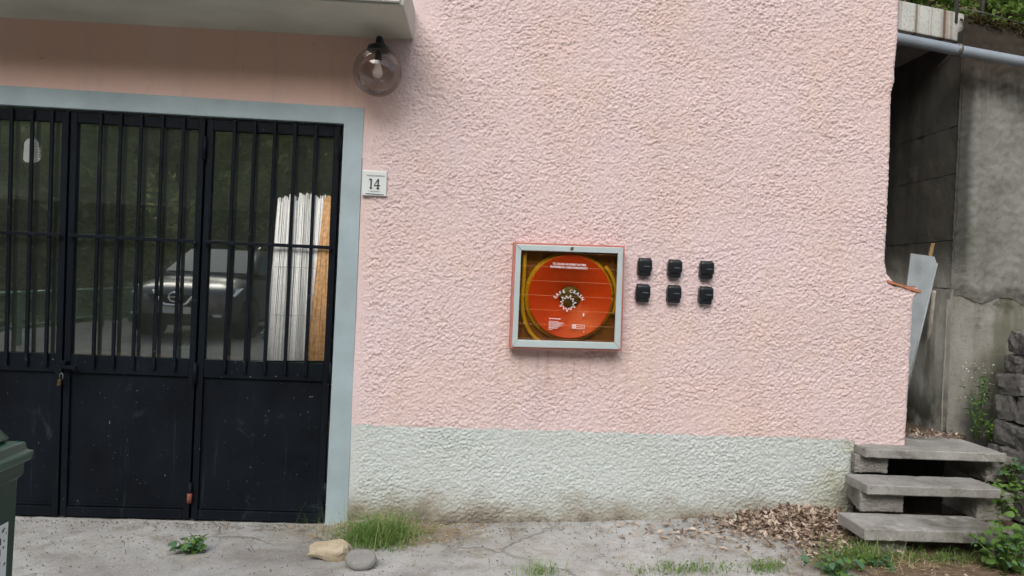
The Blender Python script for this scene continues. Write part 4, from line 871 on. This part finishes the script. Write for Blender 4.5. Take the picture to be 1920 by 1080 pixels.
tw_ = np.concatenate([scatter(90, -1.0, -.08, .7, .05), scatter(80, .6, -.12, .6, .08), scatter(120, 1.5, -.5, .45, .2), scatter(70, -.2, -.35, .4, .15), scatter(60, -1.6, -.35, .5, .2)])
straws('fallen_twigs', tw_, .06, .0013, M['twig'], 'thin dark twigs scattered on the concrete', 'twigs')
dl_ = np.concatenate([scatter(220, -.9, -.05, .75, .035, .002), scatter(120, .6, -.2, .7, .15, .002), scatter(160, -.25, -.2, .16, .08, .002), scatter(110, 2.2, -.75, .25, .1, .002)])
tag(link('leaf_scraps', leafmesh('leaf_scraps', dl_, .016, RNG, 1.0, .5, .08), M['dry']), 'small dry leaf scraps along the door sill and wall foot', 'leaves', kind='stuff')

# ------------------------------------------------------------------ weeds and grasses near the wall
def tuft(name, px, py, z, n, L, spread, label, mat='grass', width=.0035, lean=.5, bend=.7, leaves=0):
    c_ = Zp(px, py, z); o = empty(name, tuple(c_), 0, label, 'plant'); B = np.stack([RNG.normal(0, spread[0], n), RNG.normal(0, spread[1], n)], 1)
    B = B[(B[:, 1]+c_[1] < -.012)] if c_[1] > -.5 else B
    zz_ = G(B[:, 0]+c_[0], B[:, 1]+c_[1])-c_[2]-.003
    tag(link('blades', blademesh('blades', np.column_stack([B, zz_]), L, width, RNG, lean, bend), M[mat], o), kind='stuff')
    if leaves:
        B = np.stack([RNG.normal(0, spread[0]*1.05, leaves), RNG.normal(0, spread[1], leaves)], 1); B = B[(B[:, 1]+c_[1] < -.015)]
        P_ = np.column_stack([B, G(B[:, 0]+c_[0], B[:, 1]+c_[1])-c_[2]+np.abs(RNG.normal(0, L*.28, len(B)))])
        tag(link('leaves', leafmesh('leaves', P_, .014, RNG, .4, .6), M['leaf_y'], o), kind='stuff')
    return o
tuft('grass_tuft', 710, 1002, .19, 900, .15, (.095, .055), 'bright green grass tuft growing at the foot of the door jamb', leaves=1500, lean=.7)
tuft('grass_tuft', 612, 1000, .16, 26, .22, (.07, .02), 'few tall thin grass stalks beside the door jamb', width=.002, lean=.3, bend=.3)
tuft('grass_tuft', 1012, 1085, .17, 130, .085, (.05, .03), 'small grass tuft at the bottom edge below the cabinet')
tuft('grass_tuft', 1285, 1082, .20, 240, .06, (.13, .03), 'low grass patch on the concrete right of centre', leaves=120)
tuft('grass_tuft', 1440, 1084, .21, 120, .06, (.05, .03), 'low grass patch before the leaf heap', leaves=100)
tuft('grass_tuft', 1775, 1062, .25, 240, .075, (.15, .03), 'loose grass growing in front of the bottom step', width=.0025, lean=.8, bend=1.0, leaves=300)
tuft('grass_tuft', 1610, 1060, .25, 260, .12, (.10, .05), 'mixed grass clump left of the step pier', leaves=500)
# leaf shapes used one by one
def leaf_shape(name, w, l, mat, lobed=False):
    n = 9; V = []; F = []
    for i in range(n+1):
        t = i/n; wd = w*math.sin(math.pi*min(1, t*.92+.08))**.8*(1-.35*t)*(1+(.18*math.sin(t*26) if lobed else 0)); z_ = .10*l*math.sin(t*math.pi)-.12*l*t*t
        V += [(-wd/2, l*t, z_+wd*.16), (0, l*t, z_), (wd/2, l*t, z_+wd*.16)]
    for i in range(n): a = 3*i; F += [(a, a+1, a+4, a+3), (a+1, a+2, a+5, a+4)]
    me = mesh(name, V, F, True); me.materials.append(mat); return me
LF = {'b': leaf_shape('leaf', .05, .055, M['leaf_b'], True), 'y': leaf_shape('leaf', .036, .045, M['leaf_y']), 'r': leaf_shape('leaf', .055, .052, M['leaf_y']), 'l': leaf_shape('leaf', .018, .06, M['leaf_b'])}
def leafy(name, base, label, n, rad_, hgt, keys, seed, scale=(.7, 1.3), stems=6, cone=1.0, stem_r=.0022):
    rl = random.Random(seed); o = empty(name, tuple(map(float, base)), 0, label, 'plant'); st = []; tips = []
    for k in range(stems):
        a_ = rl.uniform(0, 6.283); r_ = rad_*rl.uniform(.2, 1.0); h_ = hgt*rl.uniform(.5, 1.05)
        pts = [Vector((0, 0, 0)) + Vector((math.cos(a_)*rad_*.12, math.sin(a_)*rad_*.12, -.01)), Vector((math.cos(a_)*r_*.45, math.sin(a_)*r_*.4, h_*.6)), Vector((math.cos(a_)*r_, math.sin(a_)*r_*.8, h_))]
        st.append(tube_data(pts, [stem_r, stem_r*.8, stem_r*.5], 5)); tips.append(pts)
    V, F = join(st); link('stems', mesh('stems', V, F, True), M['leaf_y'], o)
    for k in range(n):
        pts = tips[k % stems]; t = rl.uniform(.12, 1.0)
        p_ = pts[0].lerp(pts[1], t*2) if t < .5 else pts[1].lerp(pts[2], t*2-1)
        p_ = p_ + Vector((rl.uniform(-1, 1), rl.uniform(-1, 1), rl.uniform(-.4, .6)))*rad_*.22
        if p_.z < .008: p_.z = .008
        lf = link('leaf', LF[rl.choice(keys)], None, o); lf.location = p_; lf.rotation_euler = (rl.uniform(-.5, .7), rl.uniform(-.5, .5), rl.uniform(0, 6.283)); s_ = rl.uniform(*scale); lf.scale = (s_, s_, s_)
    return o
leafy('weed', Zp(357, 1046, .135), 'small green broad-leaved weed growing from the concrete before the door', 60, .085, .10, 'bry', 3, (.45, .95), 9)
leafy('weed', Zp(1885, 1080, .26), 'broad-leaved green weed clump in the bottom right corner', 260, .20, .30, 'rryb', 4, (.35, .95), 22)
leafy('weed', W(1880, 965, -.28), 'green creeper leaves hanging beside the middle step', 130, .15, .19, 'rry', 5, (.4, .9), 14)
leafy('weed', W(1897, 905, -.12), 'small weed sprouting between the steps and the stone wall', 40, .09, .13, 'rb', 6, (.5, .9), 7)
leafy('weed', Zp(1570, 1085, .24), 'low nettle-like weed below the leaf heap', 90, .17, .10, 'yb', 7, (.45, .95), 11)
leafy('weed', Zp(1655, 1075, .25), 'small weed by the foot of the bottom step', 50, .10, .08, 'yb', 8, (.4, .8), 7)
# tall flowering weed on the landing
tw = leafy('flowering_weed', (float(W(1832, 800, .30)[0]), .30, zT), 'tall wispy weed with small white flowers on the landing', 130, .13, .42, 'lly', 9, (.45, .95), 13, stem_r=.0018)
fl = np.stack([RNG.normal(0, .055, 60), RNG.normal(0, .04, 60), RNG.uniform(.22, .46, 60)], 1)
tag(link('flowers', leafmesh('flowers', fl, .012, RNG, .5, .9), M['petal'], tw), kind='stuff')
leafy('weed', (float(W(1856, 812, .24)[0]), .24, zT), 'yellow-green weed at the foot of the tall flowering one', 80, .085, .12, 'y', 10, (.3, .6), 9)
# bushes behind the wire fence
def bush(name, base, size, n, mat, label, leaf=.06, seed=1, trunk=True, cat='tree', group=None, clumps=26):
    rg = np.random.default_rng(seed); o = empty(name, tuple(map(float, base)), 0, label, cat, group)
    C_ = rg.standard_normal((clumps, 3)); C_ /= np.linalg.norm(C_, axis=1)[:, None]; C_ *= rg.uniform(.35, 1.0, (clumps, 1)); C_[:, 2] = C_[:, 2]*.85
    ci_ = rg.integers(0, clumps, n); P_ = C_[ci_] + rg.normal(0, .17, (n, 3)); P_ = P_*np.array(size)*.5 + np.array([0, 0, size[2]*.62])
    P_ = P_[P_[:, 2] > .02]
    tag(link('crown', leafmesh('crown', P_, leaf, rg, .45, .6), M[mat], o), kind='stuff')
    if trunk:
        tr_ = [tube_data([(0, 0, -.2), (.03*size[0], 0, size[2]*.3), (0, .02, size[2]*.7)], [.05*size[0]**.5, .038*size[0]**.5, .012], 8)]
        for k in range(5):
            q_ = C_[k]*np.array(size)*.42+np.array([0, 0, size[2]*.62]); tr_.append(tube_data([(0, 0, size[2]*.28), tuple(q_*.55+np.array([0, 0, size[2]*.12])), tuple(q_)], [.024*size[0]**.5, .016*size[0]**.5, .005], 6))
        V_, F_ = join(tr_); link('trunk', mesh('trunk', V_, F_, True), M['bark'], o)
    return o
def bz(x, y): v = (y-YC-.08)/14; return float(capz(x)-.05+v*9*min(1, .3+v))
for k, (x_, y_, s_, lb) in enumerate(((XC+.35, 1.6, (1.3, 1.1, 1.3), 'light green bush behind the left fence post'), (XC+1.15, 1.5, (1.2, 1.0, 1.2), 'light green bush behind the fence at the right edge'), (XC+.75, 3.4, (2.4, 2.0, 2.6), 'darker green tree rising behind the fence bushes'), (XC-.6, 3.0, (1.6, 1.6, 2.2), 'dark green tree above the overhead slab'))):
    bush('bush', (x_, y_, bz(max(x_, XC), y_)-.1), s_, 5200, 'leaf_t', lb, .05 if k < 2 else .075, 40+k, cat='bush')
gr_ = np.column_stack([RNG.uniform(XC+.05, XC+.9, 500), RNG.uniform(YC+.02, YC+.5, 500)]); gr_ = np.column_stack([gr_, capz(gr_[:, 0])-.03+(gr_[:, 1]-YC)*.15])
tag(link('bank_grass', blademesh('bank_grass', gr_, .10, .006, RNG, .6, .8), M['grass']), 'grass along the top edge of the retaining wall', 'grass', kind='stuff')

# ------------------------------------------------------------------ across the yard: what the door glass mirrors
def V2(x, y): return (float(x), float(y), float(G(x, y)))
rf = empty('green_railing', V2(-7.6, -12), 0, 'green metal railing along the roadside mirrored in the door glass', 'railing')
ra, rb_ = np.array([-5.95, -3.6]), np.array([-7.5, -16.5]); pz = []
for k in range(9):
    q = lerp(ra, rb_, k/8); z_ = .36; pz.append((q[0], q[1], z_))
    ad(rf, 'post', boxm('post', (q[0]-.03, q[1]-.03, z_-.3), (q[0]+.03, q[1]+.03, z_+.72), .006), M['rail_green'])
for k in range(8):
    for dz, r_ in ((.70, .03), (.22, .022)): ad(rf, 'rail', tubem('rail', [(pz[k][0], pz[k][1], pz[k][2]+dz), (pz[k+1][0], pz[k+1][1], pz[k+1][2]+dz)], r_, 8), M['rail_green'])
    bars_ = [tube_data([tuple(lerp(np.array(pz[k]), np.array(pz[k+1]), t)+np.array([0, 0, .22])), tuple(lerp(np.array(pz[k]), np.array(pz[k+1]), t)+np.array([0, 0, .70]))], .005, 4) for t in np.linspace(.08, .92, 12)]
    Vb, Fb = join(bars_); tag(ad(rf, 'infill', mesh('infill', Vb, Fb), M['rail_green']), kind='stuff')
# parked car
def car(name, loc, rz, label, scale=1.0):
    o = empty(name, loc, rz, label, 'car', 'dark cars parked across the yard'); o.scale = (scale,)*3
    if not CARM:
        def loft(nm, st, prof, sub=2):
            V_, F_ = [], []; m_ = None
            for s_ in st:
                P_ = prof(*s_); P_ = P_ + [(-a_, b_) for a_, b_ in P_[-2:0:-1]] if P_[0][0] == 0 else P_; m_ = len(P_)
                V_ += [(a_, -s_[0], b_) for a_, b_ in P_]
            for i in range(len(st)-1):
                for k in range(m_): F_.append((i*m_+k, i*m_+(k+1) % m_, (i+1)*m_+(k+1) % m_, (i+1)*m_+k))
            F_.append(tuple(range(m_))); F_.append(tuple((len(st)-1)*m_+k for k in range(m_-1, -1, -1)))
            me = mesh(nm, V_, F_, True); bm = bmesh.new(); bm.from_mesh(me); bmesh.ops.recalc_face_normals(bm, faces=bm.faces); bm.to_mesh(me); bm.free()
            return me
        def body_p(x_, zb_, zt_, w_, crown): return [(0, zb_), (w_*.8, zb_), (w_*.97, zb_+.12), (w_, lerp(zb_, zt_, .5)), (w_*.97, zt_-.14), (w_*.86, zt_-.02), (w_*.45, zt_+crown*.8), (0, zt_+crown)]
        CARM['body'] = loft('body', [(0, .42, .74, .60, .0), (.05, .30, .84, .76, .0), (.22, .22, .92, .86, .01), (.6, .20, .99, .895, .025), (1.15, .20, 1.07, .90, .02), (1.6, .19, 1.08, .90, 0), (2.6, .19, 1.09, .90, 0), (3.6, .20, 1.11, .895, 0), (4.15, .25, 1.10, .86, 0), (4.36, .35, 1.02, .78, 0), (4.40, .45, .95, .66, 0)], body_p)
        def roof_p(x_, z0, z1, wb_, wt_): return [(0, z0), (wb_, z0), (lerp(wb_, wt_, .55), lerp(z0, z1, .55)), (wt_, z1-.05), (wt_*.86, z1-.01), (0, z1)]
        CARM['cabin'] = loft('cabin', [(1.02, 1.02, 1.09, .80, .76), (1.35, 1.04, 1.28, .82, .72), (1.85, 1.05, 1.54, .83, .64), (2.4, 1.05, 1.60, .83, .62), (3.2, 1.05, 1.59, .83, .62), (3.8, 1.05, 1.52, .82, .62), (4.12, 1.05, 1.30, .80, .66), (4.28, 1.05, 1.10, .78, .70)], roof_p)
        # glass laid just proud of the cabin
        CARM['windscreen'] = mesh('windscreen', [(-.71, -1.10, 1.125), (0, -1.04, 1.13), (.71, -1.10, 1.125), (.59, -1.80, 1.535), (0, -1.76, 1.555), (-.59, -1.80, 1.535)], [(0, 1, 4, 5), (1, 2, 3, 4)], True)
        CARM['wing'] = {}
        for s_ in (-1, 1):
            CARM['side%d' % s_] = mesh('side_window', [(s_*.815, -1.42, 1.10), (s_*.835, -3.85, 1.12), (s_*.705, -3.72, 1.47), (s_*.672, -3.0, 1.53), (s_*.670, -2.1, 1.52), (s_*.74, -1.72, 1.36)], [(0, 1, 2, 3, 4, 5)])
            CARM['lamp%d' % s_] = hexm('headlight', [(s_*.50, -.10+.10, .70), (s_*.86, -.26, .74), (s_*.905, -.52, .88), (s_*.52, -.02-.04, .79)], [(s_*.50, -.2, .70), (s_*.84, -.40, .74), (s_*.86, -.56, .86), (s_*.52, -.2, .79)], .006)
            CARM['fog%d' % s_] = boxm('fog_light', (s_*.66-.06, -.13, .40), (s_*.66+.06, .005, .44), .004)
            CARM['rail%d' % s_] = tubem('roof_rail', [(s_*.60, -1.95, 1.575), (s_*.60, -2.1, 1.625), (s_*.60, -3.5, 1.63), (s_*.60, -3.7, 1.58)], .014, 6)
            CARM['mir%d' % s_] = superbox('mirror', .20, .10, .13); CARM['mir%d' % s_].transform(Matrix.Translation((s_*1.0, -1.52, 1.12)))
        CARM['grille'] = mesh('grille', [(-.46, .012, .74), (.46, .012, .74), (.30, .030, .50), (-.30, .030, .50)], [(0, 1, 2, 3)])
        CARM['vbar'] = tubem('chrome_bar', [(-.37, .035, .80), (-.20, .055, .60), (-.13, .06, .57), (.13, .06, .57), (.20, .055, .60), (.37, .035, .80)], .027, 8)
        CARM['ring'] = tubem('emblem', [(.088*math.cos(t), .062, .700+.076*math.sin(t)) for t in np.linspace(0, 2*math.pi, 25)], .015, 6)
        CARM['embar'] = boxm('emblem_bar', (-.105, .048, .680), (.105, .066, .710), .003)
        CARM['plate'] = boxm('number_plate', (-.26, .03, .44), (.26, .045, .55), .003)
        CARM['intake'] = boxm('lower_intake', (-.62, -.16, .27), (.62, .010, .42), .01)
        CARM['tyre'] = lathem('tyre', [(.20, -.10), (.30, -.11), (.335, -.08), (.335, .08), (.30, .11), (.20, .10)], 28, 'x'); CARM['rim'] = lathem('rim', [(0, -.07), (.06, -.075), (.19, -.06), (.21, -.09), (.21, .09), (.19, .06), (.06, .075), (0, .07)], 20, 'x')
        CARM['arch'] = lathem('wheel_arch', [(.0, -.12), (.385, -.12), (.40, -.10), (.40, .10), (.385, .12), (0, .12)], 28, 'x')
    def a(nm, key, mat, sub_=0, par=o, loc=None):
        c_ = link(nm, CARM[key], M[mat], par)
        if sub_: md = c_.modifiers.new('smooth', 'SUBSURF'); md.levels = sub_; md.render_levels = sub_
        if loc: c_.location = loc
        return c_
    b_ = a('body', 'body', 'car_paint', 2); a('cabin', 'cabin', 'car_paint', 2); a('windscreen', 'windscreen', 'car_glass', 0)
    g_ = a('grille', 'grille', 'trim'); a('chrome_bar', 'vbar', 'chrome', 0, g_); a('emblem', 'ring', 'chrome', 0, g_); a('emblem_bar', 'embar', 'chrome', 0, g_)
    a('number_plate', 'plate', 'plate'); a('lower_intake', 'intake', 'trim')
    for s_ in (-1, 1):
        a('side_window', 'side%d' % s_, 'car_glass'); a('headlight', 'lamp%d' % s_, 'lamp_lens'); a('fog_light', 'fog%d' % s_, 'lamp_lens'); a('roof_rail', 'rail%d' % s_, 'chrome'); a('wing_mirror', 'mir%d' % s_, 'car_paint')
        for yy in (-.88, -3.52):
            a('wheel_arch', 'arch', 'trim', 0, o, (s_*.80, yy, .36)); t_ = a('wheel', 'tyre', 'rubber', 0, o, (s_*.82, yy, .335)); a('rim', 'rim', 'steel', 0, t_)
    return o
CARM = {}
car('parked_car', V2(-4.66, -8.1), rad(4), 'dark grey car with chrome grille mirrored in the middle of the door glass')
car('parked_car', V2(-3.85, -14.6), rad(3), 'second dark car mirrored beside the white reed screen')
# trees and undergrowth on the slope opposite
for k, (x_, y_, s_) in enumerate(((-15.5, -13, (6, 5, 7)), (-12.5, -18, (6, 5, 8)), (-9.5, -21, (6, 5, 8)), (-6.0, -22, (6, 5, 7.5)), (-2.5, -22, (6, 5, 8)), (-17, -7.5, (6, 5, 7.5)), (2.5, -24, (6, 5, 8)), (7.5, -24, (6, 5, 8)), (-11.5, -11.5, (3, 3, 3.4)))):
    lb = ['broad tree past the railing at the left of the door glass', 'tall tree at the bend of the road behind the railing', 'tree behind the parked car mirrored above its bonnet', 'tree mirrored above the parked car roof', 'tree mirrored at the right door pane', 'leftmost tree across the valley', 'tree on the slope behind the photographer', 'rightmost tree on the slope opposite the house', 'small bush just below the green railing'][k]
    bush('hillside_tree', (x_, y_, G(x_, y_)-.3), s_, 6500, 'leaf_h', lb, .30, 60+k, group='trees on the slope opposite')
n_ = 26000; ux = RNG.uniform(-26, 12, n_); uy = RNG.uniform(-40, -16.2, n_); m2 = ux < -8.3; 
ux2 = RNG.uniform(-26, -8.3, 9000); uy2 = RNG.uniform(-20, -3, 9000); ux = np.concatenate([ux, ux2]); uy = np.concatenate([uy, uy2])
P = np.column_stack([ux, uy, G(ux, uy)+RNG.random(len(ux))**1.5*1.3])
tag(link('undergrowth', leafmesh('undergrowth', P, .30, RNG, .4, .55), M['leaf_h']), 'dense green undergrowth covering the slope opposite the house', 'undergrowth', kind='stuff')
